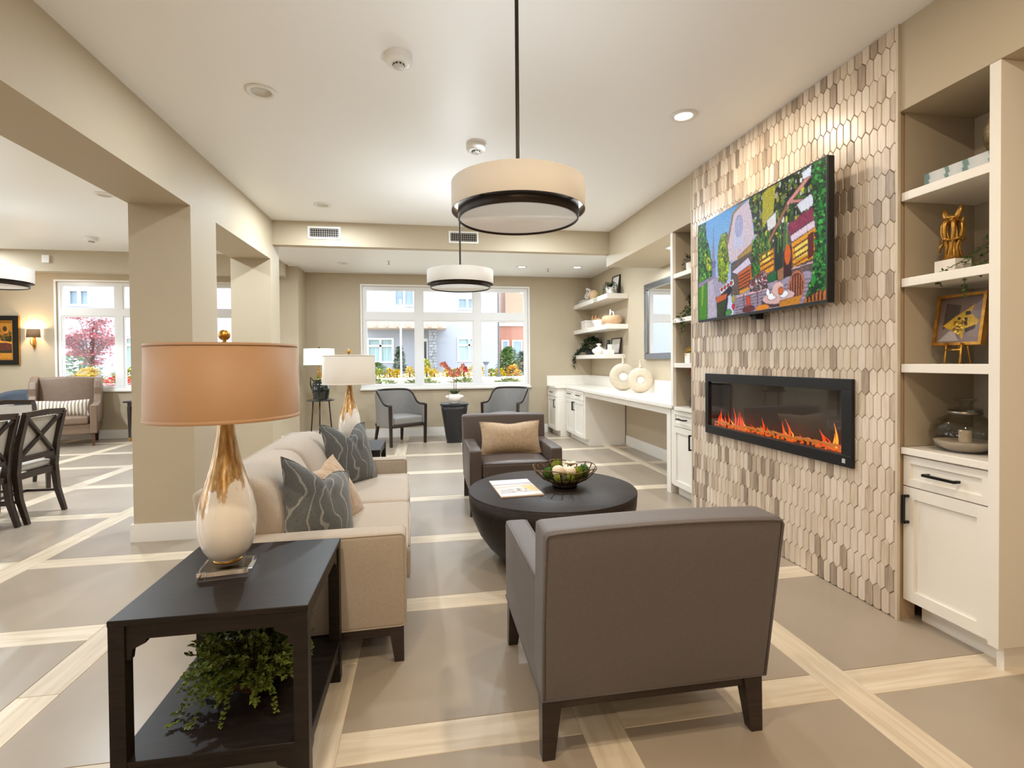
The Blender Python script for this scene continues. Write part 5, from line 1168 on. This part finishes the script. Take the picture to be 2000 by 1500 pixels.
mound(ip, (0, -.1, .15), .16, 260, LEAFD, .07, .042, 51); trailing(ip, [[(0, .1, .12), (-.08, .25, .12), (-.16, .33, .03), (-.19, .36, -.06), (-.19, .37, -.20)], [(0, .1, .12), (-.10, .22, .10), (-.175, .30, .01), (-.19, .33, -.12)], [(-.05, 0, .12), (-.12, .10, .06), (-.17, .18, .02)], [(-.02, -.1, .2), (-.1, .1, .14), (-.14, .2, .06)]], LEAFD, 52, L=.06, w=.036)
wj = thing('lidded_jar', 'white squat lidded jar on the lowest floating shelf', 'jar', (2.80, 7.98, SH[3])); obj('body', G().lathe([(0, 0), (.06, 0), (.10, .03), (.118, .065), (.10, .095), (.055, .11), (0, .11)], 36), WCER, wj); obj('lid', G().lathe([(0, .1105), (.05, .1105), (.058, .12), (.03, .13), (.018, .14), (.045, .165), (.04, .18), (0, .185)], 32), WCER, wj)
photo_frame('dark photo frame leaning at the back of the lowest floating shelf', (2.965, 7.70, SH[3]+.002), .34, .26, -PI/2+.08, 'photo frames on the floating shelves')
pc = thing('white_planter', 'white trough with a black bottle shape and green stem, lowest floating shelf', 'ornament', (2.80, 7.545, SH[3])); obj('trough', G().rbox(-.06, .06, -.09, .09, 0, .07, .006), WCER, pc)
obj('bottle', G().lathe([(0, .0705), (.035, .0705), (.038, .12), (.03, .16), (.028, .22), (0, .22)], 20), BLACK, pc); obj('candle_block', G().rbox(-.03, .03, -.075, -.04, .0705, .15, .004), WCER, pc)
# ------------------------------------------------------------------ desk vases and planter
MOON = mat('bisque_ceramic', srgb(200, 186, 164), .75, noise=.05, nscale=30, bump=.7, bscale=60)
def moon_vase(label, loc, R, t, rz, hole, neck):
    o = thing('moon_vase', label, 'vase', loc, rz, 'round bisque moon vases'); g = G(); n = 48
    prof = [(hole, .6), (hole+.008, .9), (R*.5, 1.0), (R*.8, .88), (R*.94, .58), (R, 0)]
    ring = prof+[(r, -y) for r, y in prof[-2::-1]]
    m = len(ring); vs = []; fs = []
    for k in range(n):
        a = 2*PI*k/n
        for r, y in ring: vs.append((r*math.cos(a), y*t/2, R*.985+max(-R*.985, r*math.sin(a))))
    for k in range(n):
        for i in range(m): a_, b_ = k*m+i, k*m+(i+1) % m; fs.append((a_, b_, ((k+1) % n)*m+(i+1) % m, ((k+1) % n)*m+i))
    g.add(vs, fs, True); obj('body', g, MOON, o)
    obj('neck', G().lathe([(.032, R*1.97), (.024, R*1.99), (.018, R*2.02), (.018, R*1.97+neck), (.022, R*1.97+neck+.006), (.012, R*1.97+neck+.006), (.012, R*1.97)], 20), MOON, o); 
    obj('disc', G().at((0, 0, R*.985), (PI/2, 0, 0)).lathe([(0, -t*.34), (hole+.004, -t*.34), (hole+.004, t*.34), (0, t*.34)], 32), mat('chalk_white', srgb(240, 236, 228), .7) if 'chalk_white' not in bpy.data.materials else bpy.data.materials['chalk_white'], o); return o
moon_vase('taller round white moon vase with a hollow centre on the desk, the left one', (2.82, 7.00, DZ), .200, .13, -.25, .066, .12)
moon_vase('shorter round bisque moon vase with a hollow centre on the desk, the right one', (2.83, 6.42, DZ), .172, .12, -.25, .05, .09)
pb = thing('desk_planter', 'white square planter box at the near end of the desk', 'planter', (2.80, 5.10, DZ)); g = G(); g.taper((-.09, .09, -.11, .11), (-.10, .10, -.12, .12), 0, .17); obj('box', g, WCER, pb); obj('soil', G().box(-.09, .09, -.11, .11, .1705, .174), mat('dark_soil', srgb(60, 48, 38), .9), pb)
# ------------------------------------------------------------------ pendants
SHADEF = mat('pendant_fabric', srgb(206, 198, 188), .8, bump=.08, bscale=500)
DIFF = mat('pendant_diffuser', srgb(226, 222, 216), .22, coat=0, emis=(1, .95, .88, 1), estr=.12)
def pendant(label, x, y, zb, R, zc, watts=0):
    t = thing('drum_pendant', label, 'pendant lamp', (x, y, zb), 0, 'two-tier drum pendants')
    s = R/.334
    obj('drum_shade', G().lathe([(R, .042*s), (R, .178*s), (R-.003, .178*s), (R-.003, .042*s), (R, .042*s)], 72), SHADEF, t)
    obj('ring_band', G().lathe([(.300*s, 0), (.302*s, .002), (.302*s, .090*s), (.297*s, .090*s), (.297*s, .012), (.293*s, 0), (.300*s, 0)], 72), BRONZE, t)
    obj('diffuser', G().lathe([(0, .010), (.2965*s, .010), (.2965*s, .014), (0, .014)], 64), DIFF, t)
    lt = bpy.data.lights.new('pendant_fill_lamp', 'POINT'); lt.energy = watts; lt.color = SOFT; lt.shadow_soft_size = .035  # uplight added inside the drum to brighten the ceiling
    lo = bpy.data.objects.new('pendant_fill_lamp', lt); lo.location = (x, y, zb+.10*s); COL.objects.link(lo)
    g = G()
    for k in range(4): a = PI/4+k*PI/2; g.bar((.296*s*math.cos(a), .296*s*math.sin(a), .06*s), ((R-.004)*math.cos(a), (R-.004)*math.sin(a), .06*s), .012)
    obj('brackets', g, CHROME, t)
    obj('rod', G().cyl(.0085, .015, zc-zb-.022, 12), BRONZE, t); obj('canopy', G().lathe([(0, zc-zb-.022), (.062, zc-zb-.022), (.066, zc-zb-.012), (.066, zc-zb-.0005), (0, zc-zb-.0005)], 32), BRONZE, t)
    return t
pendant('large drum pendant with a dark ring hanging nearest the camera', .391, 2.125, 1.898, .282, CZ, 11)
pendant('drum pendant with a dark ring hanging before the far window', .317, 4.725, 1.981, .306, CZ, 18)
pendant('drum pendant with a dark ring in the dining area, cut by the left edge', -4.35, 5.90, 2.105, .36, CZ, 5)
# ------------------------------------------------------------------ ceiling fittings
GLOWM = mat('downlight_lens_lit', (1, 1, 1, 1), .4, emis=(1, .95, .85, 1), estr=3.0); LENS = mat('downlight_lens_unlit', srgb(206, 200, 190), .4)
def downlight(label, x, y, z, lit):
    t = thing('recessed_downlight', label, 'downlight', (x, y, z), 0, 'recessed ceiling downlights')
    obj('trim_ring', G().lathe([(.058, -.0005), (.090, -.0005), (.088, -.007), (.064, -.009), (.058, -.004)], 40), TRIM, t)
    obj('lens', G().lathe([(0, -.0035), (.0575, -.0035), (.0575, -.0015), (0, -.0015)], 32), GLOWM if lit else LENS, t)
for a in (('unlit recessed downlight nearest the beam, left of the near smoke detector', -.96, 3.26, CZ, False), ('lit recessed downlight in front of the tile wall', 1.709, 3.163, CZ, True), ('recessed downlight just in front of the left air vent', -1.04, 5.49, CZ, False),
          ('recessed downlight in the dining ceiling beside the tan pillar', -3.02, 5.45, CZ, False), ('recessed downlight in the low alcove ceiling, near the pendant', 1.54, 8.10, CZ2, True), ('recessed downlight in the low alcove ceiling, over the corner shelves', 2.45, 8.03, CZ2, True),
          ('recessed downlight in the low alcove ceiling over the corner tripod table', -1.25, 8.14, CZ2, False), ('recessed downlight under the bulkhead above the desk', 2.62, 5.07, 2.506, True)): downlight(*a)
def detector(label, x, y):
    t = thing('smoke_detector', label, 'smoke detector', (x, y, CZ), 0, 'ceiling smoke detectors')
    obj('base', G().lathe([(0, -.0005), (.072, -.0005), (.072, -.035), (.066, -.046), (.045, -.05), (0, -.05)], 32), TRIM, t)
    obj('sensing_head', G().lathe([(0, -.0505), (.030, -.0505), (.030, -.062), (.026, -.066), (0, -.066)], 24), mat('detector_grey', srgb(206, 200, 192), .4) if 'detector_grey' not in bpy.data.materials else bpy.data.materials['detector_grey'], t)
    g = G()
    for k in range(10): a = 2*PI*k/10; g.at((.031*math.cos(a), .031*math.sin(a), -.056), (0, 0, a)).cbox((0, 0, 0), (.002, .010, .007))
    obj('sensing_slot', g, BLACK, t)
detector('white smoke detector nearest the camera, left of the pendant rod', -.128, 2.77); detector('white smoke detector above the near pendant shade', .381, 3.819); detector('white smoke detector on the dining ceiling', -4.21, 7.3)
def vent(label, x0, x1):
    t = thing('air_vent', label, 'vent', ((x0+x1)/2, 6.1395, 2.80), 0, 'air vents on the bulkhead'); w = (x1-x0)/2; h = .072
    g = G(); g.frame(-w, w, -h, h, .022, -.010, 0); obj('frame', g, TRIM, t); obj('duct', G().box(-w+.02, w-.02, -.003, -.0005, -h+.02, h-.02), mat('duct_black', srgb(16, 15, 14), .8) if 'duct_black' not in bpy.data.materials else bpy.data.materials['duct_black'], t)
    for k in range(13): x = -w+.022+(2*w-.044)*(k+.5)/13; obj('slat', G().box(x-.003, x+.003, -.009, -.003, -h+.022, h-.022), mat('vent_grey', srgb(150, 140, 128), .5) if 'vent_grey' not in bpy.data.materials else bpy.data.materials['vent_grey'], t)
    for k in range(4): z = -h+.022+(2*h-.044)*(k+.5)/4; obj('slat', G().box(-w+.022, w-.022, -.007, -.0035, z-.0025, z+.0025), bpy.data.materials['vent_grey'], t)
vent('white air vent on the bulkhead above the left side of the window', -1.328, -.965); vent('white air vent on the bulkhead behind the pendant rod', .277, .637)
for lb, x, y in (('small sprinkler head in the alcove ceiling left of the far pendant', -.55, 7.9), ('small sprinkler head in the alcove ceiling over the desk corner', 2.0, 8.2)):
    t = thing('sprinkler_head', lb, 'sprinkler', (x, y, CZ2), 0, 'ceiling sprinklers'); obj('escutcheon', G().lathe([(0, -.0005), (.03, -.0005), (.026, -.008), (0, -.008)], 20), TRIM, t); g = G(); g.cyl(.006, -.045, -.0085, 8); g.lathe([(0, -.05), (.016, -.05), (.016, -.0465), (0, -.0465)], 12); obj('deflector', g, CHROME, t)
th = thing('wall_thermostat', 'small white sensor box on the dining bulkhead', 'thermostat', (-5.27, 8.1495, 2.80)); obj('cover', G().rbox(-.045, .045, -.022, 0, -.055, .055, .004), TRIM, th)
# ------------------------------------------------------------------ dining wall art and sconce
pa = thing('framed_painting', 'large painting of amber garden hills in a wide black frame, cut by the left edge', 'painting', (-7.36, YD-.001, 1.735)); w_, h_ = .475, .42
g = G(); g.frame(-w_, w_, -h_, h_, .085, -.045, 0); obj('frame', g, BLACK, pa)
g = G(); g.frame(-w_+.083, w_-.083, -h_+.083, h_-.083, .012, -.048, -.02); obj('gilt_edge', g, GOLD, pa); g = G(); g.box(w_-.0005, w_+.004, -.04, -.004, -h_, h_); obj('lit_frame_side', g, GOLD, pa)  # gold on the right side only, painting the light that falls there
P = Paint(90, 80, (180, 120, 40)); P.grad((206, 140, 44), (150, 84, 30))
P.ell(.3, .2, .25, .12, (226, 172, 76), 12); P.ell(.62, .36, .16, .2, (60, 44, 20), 10); P.leaves([(.4, .2), (.9, .2), (.95, .6), (.5, .6)], [(70, 64, 26), (40, 34, 18), (110, 90, 34), (190, 120, 40)], 80, .05, .05)
P.poly([(0, .52), (.5, .46), (1, .55), (1, .62), (.4, .60), (0, .64)], (222, 150, 60), 10); P.ell(.18, .44, .12, .09, (236, 214, 190)); P.poly([(0, .68), (.6, .62), (1, .7), (1, .9), (0, .9)], (52, 42, 24), 10); P.ell(.8, .66, .2, .10, (94, 44, 30), 10); P.ell(.3, .80, .25, .08, (214, 150, 70), 12); P.ell(.8, .9, .3, .08, (196, 130, 40), 12)
P.build('canvas', vcol('painting_print', .5), lambda u, v: (-w_+.09+u*(2*w_-.18), -.012, h_-.09-v*(2*h_-.18)), pa)
scn = thing('wall_sconce', 'lit brass wall sconce with a half-round taupe shade on the dining wall', 'sconce', (-6.67, YD-.001, 1.80))
g = G(); n = 18
vs_ = []; 
for k in range(n+1): a = PI*k/n; vs_ += [(.105*math.cos(a), -.01-.085*math.sin(a), -.02), (.098*math.cos(a), -.01-.080*math.sin(a), .13)]
g.add(vs_, [(2*k, 2*k+2, 2*k+3, 2*k+1) for k in range(n)], True); so = obj('shade', g, mat('taupe_parchment', srgb(150, 120, 90), .7), scn); sm = so.modifiers.new('thick', 'SOLIDIFY'); sm.thickness = .003
g = G(); g.box(-.02, .02, -.012, 0, -.20, .0); g.tube([(0, -.01, -.19), (-.03, -.05, -.12), (-.02, -.06, -.03)], .006, 6); g.tube([(0, -.01, -.19), (.03, -.05, -.12), (.02, -.06, -.03)], .006, 6); g.ball((0, -.012, -.205), .012, 10, 6); g.tube([(0, -.012, -.21), (0, -.012, -.25)], [.005, .002], 6); obj('arm', g, GOLD, scn)
obj('bulb', G().ball((0, -.05, .04), (.02, .02, .035), 12, 8), mat('bulb_glow', (1, 1, 1, 1), .4, emis=(1, .72, .4, 1), estr=25), scn)
l = bpy.data.lights.new('sconce_lamp', 'POINT'); l.energy = 16; l.color = (1, .70, .40); l.shadow_soft_size = .03; o = bpy.data.objects.new('sconce_lamp', l); o.location = (-6.67, YD-.055, 1.905); COL.objects.link(o)
# little table at the dining window, mostly behind the tan pillar
st = thing('console_table', 'dark side table with brass-capped tapered legs by the dining window', 'table', (-4.72, 9.72, 0))
obj('tabletop', G().rbox(-.34, .34, -.22, .22, .655, .685, .006), DARKW, st); obj('apron', G().box(-.29, .29, -.18, .18, .585, .654), DARKW, st)
for sx in (-1, 1):
    for sy in (-1, 1): lg = obj('leg', G().taper((sx*.27-.013, sx*.27+.013, sy*.16-.013, sy*.16+.013), (sx*.27-.024, sx*.27+.024, sy*.16-.024, sy*.16+.024), .06, .584), DARKW, st); obj('ferrule', G().taper((sx*.27-.011, sx*.27+.011, sy*.16-.011, sy*.16+.011), (sx*.27-.0142, sx*.27+.0142, sy*.16-.0142, sy*.16+.0142), 0, .0602), GOLD, lg)
# framed dark door edge glimpsed between the pillars is left to the dining room; end of interior

# ------------------------------------------------------------------ the garden court outside
def gz(y): return .70+.2*(1-math.exp(-(y-9.3)/2.0))
MULCH = mat('garden_mulch', srgb(200, 192, 176), .95, noise=.35, nscale=14, bump=.8, bscale=30); CONC = mat('pale_concrete_path', srgb(198, 194, 186), .8, noise=.05, nscale=3)
g = G(); g.grid(2, 40, lambda u, v: (-2.9+32.9*u, 9.22+24.78*v*v, gz(9.22+24.78*v*v))); g.grid(2, 40, lambda u, v: (-30+27.1*u, 10.17+23.83*v*v, gz(10.17+23.83*v*v))); o = struct('ground', g, MULCH)
struct('pavement', G().box(-30, XL-WT-.02, -25, 9.2, -.3, -.05), CONC)  # unseen paving added to bounce daylight up through the left windows
g = G(); g.add([(-30, 12.2, gz(12.2)+.02), (30, 12.2, gz(12.2)+.02), (30, 13.6, gz(13.6)+.02), (-30, 13.6, gz(13.6)+.02), (-30, 12.2, gz(12.2)-.1), (30, 12.2, gz(12.2)-.1), (30, 13.6, gz(13.6)-.1), (-30, 13.6, gz(13.6)-.1)], [(0,1,2,3),(4,5,1,0),(5,6,2,1),(6,7,3,2),(7,4,0,3)]); struct('path', g, CONC)
STUC = mat('white_stucco', srgb(168, 173, 184), .8, bump=.15, bscale=60); WGL = mat('far_window_glass', srgb(136, 156, 172), .12, noise=.15, nscale=2); CURT = mat('pale_curtain', srgb(170, 196, 200), .7, noise=.2, nscale=6, stretch=(6, 1, .2))
FY = 20.0
bl = thing('apartment_building', 'white stucco apartment building across the garden court', 'building', (0, 0, 0))
wins = [(-2.24, -1.24, 1.28, 2.24, 1), (-1.24+.02, -.43, 3.45, 4.25, 0), (1.20, 2.02, 3.35, 3.84, 2), (1.20, 2.14, 1.30, 2.26, 1), (-12.34, -11.6, 3.36, 3.96, 0), (-10.6, -9.7, 1.1, 2.3, 1), (-9.9, -9.1, 3.36, 3.96, 0)]
g = G(); xs = sorted(set([-24, 2.84]+[q for w in wins for q in w[:2]])); zs = sorted(set([.4, 6.5]+[q for w in wins for q in w[2:4]]))
for i in range(len(xs)-1):
    for j in range(len(zs)-1):
        cx, cz = (xs[i]+xs[i+1])/2, (zs[j]+zs[j+1])/2
        if any(w[0] < cx < w[1] and w[2] < cz < w[3] for w in wins): continue
        g.box(xs[i], xs[i+1], FY, FY+.3, zs[j], zs[j+1])
obj('wall', g, STUC, bl); obj('rear_block', G().box(-24, 2.84, FY+.9, FY+6, .4, 6.5), STUC, bl)
for x0, x1, z0, z1, kd in wins:
    g = G(); g.frame(x0, x1, z0, z1, .07, FY-.04, FY+.08); xm = (x0+x1)/2; g.box(xm-.04, xm+.04, FY, FY+.08, z0+.07, z1-.07); 
    if kd == 1: g.box(x0+.07, x1-.07, FY, FY+.08, z1-.34, z1-.26)
    wf = obj('window', g, WINW, bl); obj('pane', G().box(x0+.06, x1-.06, FY+.10, FY+.12, z0+.06, z1-.06), WGL if kd != 1 else CURT, wf)
dm = obj('entrance_door', G().box(-.24, .06, FY-.03, FY-.001, .95, 2.22), WINW, bl); obj('door_glass', G().box(-.17, .0, FY-.045, FY-.031, 1.3, 2.1), mat('dark_door_glass', srgb(70, 74, 84), .2), dm)
cn = obj('entrance_canopy', G().box(-2.30, .74, FY-1.2, FY-.001, 2.55, 2.78), mat('peach_timber', srgb(196, 176, 162), .7), bl)
for k in range(8): obj('rafter', G().box(-2.2+.38*k, -2.12+.38*k, FY-1.35, FY-1.21, 2.58, 2.72), bpy.data.materials['peach_timber'], cn)
# ashlar pillar in courses
px = obj('stone_pillar', G().box(.09, .38, FY-.62, FY-.12, .85, 2.549), mat('grey_ledgestone', srgb(150, 152, 158), .9, noise=.3, nscale=8), bl); q = random.Random(9)
for k in range(15):
    z = .86+.111*k; xm = .09+.29*q.uniform(.3, .7)
    for a, b in ((.09, xm-.006), (xm+.006, .38)): obj('stone', G().box(a, b, FY-.62-q.uniform(.02, .06), FY-.621, z+.006, z+.105), bpy.data.materials['grey_ledgestone'], px)
# balcony slats over the canopy
bs = obj('balcony_screen', G().box(-1.18, -.62, FY-1.1, FY-1.04, 2.781, 3.0), bpy.data.materials['peach_timber'], bl)
for k in range(7): h = 3.22+[.05, .14, .1, .24, .18, .1, .04][k]; obj('slat', G().box(-1.175+.08*k, -1.115+.08*k, FY-1.1, FY-1.05, 3.001, h), bpy.data.materials['peach_timber'], bs)
pb2 = thing('apartment_building', 'peach apartment house seen through the right-hand panes of the window', 'building', (0, 0, 0)); PEA = mat('peach_stucco', srgb(196, 160, 138), .8); RED = mat('brick_red_trim', srgb(176, 124, 106), .8)
obj('wall', G().box(3.75, 8.0, 24, 28, .5, 5.6), PEA, pb2); obj('bay', G().box(3.35, 4.6, 23.4, 24.6, .5, 2.95), RED, pb2); obj('bay_roof', G().box(3.25, 4.7, 23.3, 24.7, 2.951, 3.10), WINW, pb2)
for x0, x1, z0, z1, yy in ((3.45, 3.80, 1.3, 2.3, 23.4), (3.95, 4.45, 1.3, 2.3, 23.4), (4.75, 5.3, 3.4, 4.5, 24), (5.6, 6.3, 3.4, 4.5, 24), (5.0, 5.8, 1.4, 2.5, 24)):
    g = G(); g.frame(x0, x1, z0, z1, .06, yy-.05, yy-.001); wf = obj('window', g, WINW, pb2); obj('pane', G().box(x0+.05, x1-.05, yy-.03, yy-.01, z0+.05, z1-.05), WGL, wf)
obj('eave', G().box(3.35, 8.2, 23.3, 24.2, 5.601, 5.8), mat('grey_roof', srgb(160, 156, 156), .8), pb2)
pst = thing('flag_pole', 'slim grey pole standing in front of the white building, left bay', 'pole', (-.63, 13.0, gz(13)-.02)); obj('shaft', G().cyl(.025, 0, 2.0, 10), mat('pale_grey_pole', srgb(196, 200, 204), .5), pst); obj('cap', G().ball((0, 0, 2.0), .035, 10, 6), bpy.data.materials['pale_grey_pole'], pst)
lp = thing('lamp_post', 'thin dark lamp post in the right bay of the window', 'lamp post', (1.90, 13.4, gz(13.4)-.02)); obj('shaft', G().cyl(.028, .1, 3.4, 10, .018), mat('dark_post_grey', srgb(96, 100, 104), .5), lp); obj('base', G().cyl(.06, 0, .1, 12), bpy.data.materials['dark_post_grey'], lp); obj('lantern', G().lathe([(0, 3.4), (.05, 3.4), (.16, 3.44), (.12, 3.56), (.0, 3.62)], 16), bpy.data.materials['dark_post_grey'], lp)
bo_ = thing('bollard_light', 'short garden bollard light among the yellow flowers', 'bollard', (1.56, 13.4, gz(13.4))); obj('post', G().cyl(.04, 0, .34, 12), mat('bollard_grey', srgb(150, 156, 166), .4), bo_); obj('head', G().lathe([(0, .341), (.05, .341), (.08, .40), (.10, .42), (0, .43)], 16), mat('bollard_dark', srgb(110, 112, 116), .4), bo_)
def shrub(label, x, y, r, h, m, n, lw, seed, name='garden_shrub', cat='shrub', group=None, cone=False):
    t = thing(name, label, cat, (x, y, gz(y)-.02), 0, group); q = random.Random(seed); g = G()
    for k in range(n):
        a = q.uniform(0, 2*PI); z = q.uniform(0, 1); s = (1-z)**.5 if not cone else (1-z)**.8*.9+.08; rr = r*s*q.uniform(.5, 1.05)
        d = Vector((math.cos(a), math.sin(a), q.uniform(-.4, 1))); g.leaf((rr*math.cos(a), rr*math.sin(a), h*z), d, (0, 0, 1), lw*q.uniform(.7, 1.3), lw*.7)
    obj('foliage', g, m, t, kind='stuff'); obj('stem', G().cyl(.02, 0, h*.6, 6), bpy.data.materials['twig_brown'], t)
YEL = mat('golden_blossom', srgb(220, 190, 30), .7, noise=.2, nscale=6); YEL2 = mat('lime_gold_foliage', srgb(170, 172, 48), .7, noise=.25, nscale=5); GRN = mat('shrub_green', srgb(104, 138, 78), .7, noise=.35, nscale=5); GRN2 = mat('shrub_dark_green', srgb(86, 110, 84), .7, noise=.3, nscale=5); PINK = mat('maple_rose', srgb(196, 96, 104), .7, noise=.25, nscale=5)
q = random.Random(77)
ORD = 'first second third fourth fifth sixth seventh eighth ninth tenth eleventh twelfth thirteenth fourteenth'.split()
for k, x in enumerate((-1.25, -.98, -.78, -.45, -.2, .0, .2, .55, .78, 1.0, 1.25, 1.45, 1.75, 2.0)):
    shrub('golden flowering shrub beyond the garden path, %s of the row from the left' % ORD[k], x, 13.85+q.uniform(-.1, .15), .17+q.uniform(-.03, .03), .26+q.uniform(-.04, .05), YEL if k % 4 else YEL2, 170, .075, 100+k, group='golden shrubs beyond the path')
shrub('tall dark green conical shrub against the white building', -.95, 18.6, .22, .95, GRN2, 420, .14, 201, cone=True); shrub('rounded green shrub under the left window of the white building', -1.7, 17.6, .45, .38, GRN, 260, .14, 202)
shrub('large loose green shrub at the right side of the window', 2.35, 14.6, .33, .80, GRN, 620, .15, 203); shrub('green shrub at the far right pane of the window', 2.95, 15.2, .30, .70, GRN2, 420, .15, 204); shrub('orange-gold shrub at the foot of the large green shrub', 2.42, 14.15, .20, .30, mat('amber_foliage', srgb(232, 186, 80), .7, noise=.2, nscale=6), 200, .1, 205)
shrub('pale grassy tuft beside the stone pillar', -.05, 18.0, .22, .50, YEL2, 140, .14, 206)
for k, x in enumerate((-1.0, -.1, .85, 1.8)): shrub('low grey-green ground cover just outside the far window, %s mound from the left' % ORD[k], x, 11.3+q.uniform(-.3, .3),                    .42, .10, mat('sage_ground_cover', srgb(150, 158, 110), .8, noise=.3, nscale=6) if k == 0 else bpy.data.materials['sage_ground_cover'], 200, .10, 210+k, group='ground cover mounds under the window')
for k, (x, m) in enumerate(((-6.9, YEL2), (-6.25, YEL), (-5.6, YEL2), (-5.0, YEL), (-4.4, YEL), (-3.8, YEL2))): shrub('golden shrub outside the dining window, %s from the left' % ORD[k], x*1.22, 13.0, .36, .34, m, 240, .12, 230+k, group='golden shrubs under the dining window')
mp_ = thing('maple_tree', 'rose-red Japanese maple outside the dining window', 'tree', (-7.85, 13.5, gz(13.5)-.02)); q = random.Random(5); br = G(); lf = G()
br.tube([(0, 0, 0), (.03, 0, .3), (-.02, 0, .55)], [.035, .03, .025], 7)
for k in range(16):
    a = q.uniform(0, 2*PI); R = q.uniform(.15, .60); z = q.uniform(.5, 1.15)*(1.15-.3*R) if k < 13 else q.uniform(1.3, 1.6); e = Vector((R*math.cos(a), R*math.sin(a)*.7, z)); br.tube([(-.01, 0, .45), (e.x*.45, e.y*.45, .45+(z-.45)*.65), e], [.016, .010, .004], 5)
    for i in range(170): p = e+Vector((q.gauss(0, .12), q.gauss(0, .10), q.gauss(0, .05))); lf.leaf(p, (q.uniform(-1, 1), q.uniform(-1, 1), q.uniform(-.5, .2)), (0, 0, 1), .085, .055)
obj('trunk', br, mat('maple_bark', srgb(120, 84, 76), .9), mp_); obj('crown', lf, PINK, mp_, kind='stuff')
shrub('green shrub behind the rose-red maple', -9.1, 15.2, .5, .8, GRN, 300, .16, 240)
shrub('red and yellow flower mound near the dining window mullion', -6.45, 12.0, .4, .20, mat('scarlet_flower', srgb(216, 70, 84), .7), 150, .09, 241)
# ------------------------------------------------------------------ labels of the setting
LB = {'floor': ('floor of large grey stone tiles framed by pale oak planks', 'floor'), 'ceiling': ('smooth white main ceiling', 'ceiling'), 'ceiling_alcove': ('lower white ceiling of the window alcove', 'ceiling'),
 'trim_1': ('beige bulkhead across the room carrying two air vents', 'bulkhead'), 'trim_2': ('beige ceiling beam resting on the two pillars', 'beam'), 'trim_3': ('beige bulkhead over the bookcases and desk', 'bulkhead'), 'trim_4': ('beige bulkhead in front of the dining windows', 'bulkhead'),
 'wall_far': ('beige far wall with the three-bay window', 'wall'), 'wall_dining': ('beige dining wall with sconce and window', 'wall'), 'wall_partition': ('beige wall stub between alcove and dining room', 'wall'), 'wall_left': ('beige left wall of the dining room with added windows', 'wall'),
 'wall_right': ('beige right wall behind desk and mirror', 'wall'), 'wall_back': ('beige wall behind the camera', 'wall'), 'pillar': ('beige square pillar behind the tan lamp shade, nearest', 'pillar'), 'pillar.001': ('beige square pillar further back beside the alcove', 'pillar'),
 'baseboard_far': ('white baseboard under the far window', 'baseboard'), 'baseboard_dining': ('white baseboard along the dining wall', 'baseboard'), 'baseboard_partition': ('white baseboard round the wall stub', 'baseboard'), 'baseboard_right': ('white baseboard in the desk knee space', 'baseboard'),
 'window_1': ('white three-bay window of the alcove facing the garden', 'window'), 'window_2': ('white window of the dining room with the red maple behind', 'window'), 'window_3': ('added tall daylight window on the left wall, nearest', 'window'), 'window_4': ('added tall daylight window on the left wall, middle', 'window'), 'window_5': ('added tall daylight window on the left wall, furthest', 'window'),
 'wall_fireplace': ('chimney wall faced with picket-shaped wood-look tiles', 'wall'), 'ground': ('pale mulched garden ground outside', 'ground'), 'path': ('pale concrete garden path', 'path'), 'pavement': ('pale paving added outside the left windows to bounce daylight', 'pavement')}
for n_, (l_, c_) in LB.items():
    o = bpy.data.objects.get(n_)
    if o: o['label'] = l_; o['category'] = c_
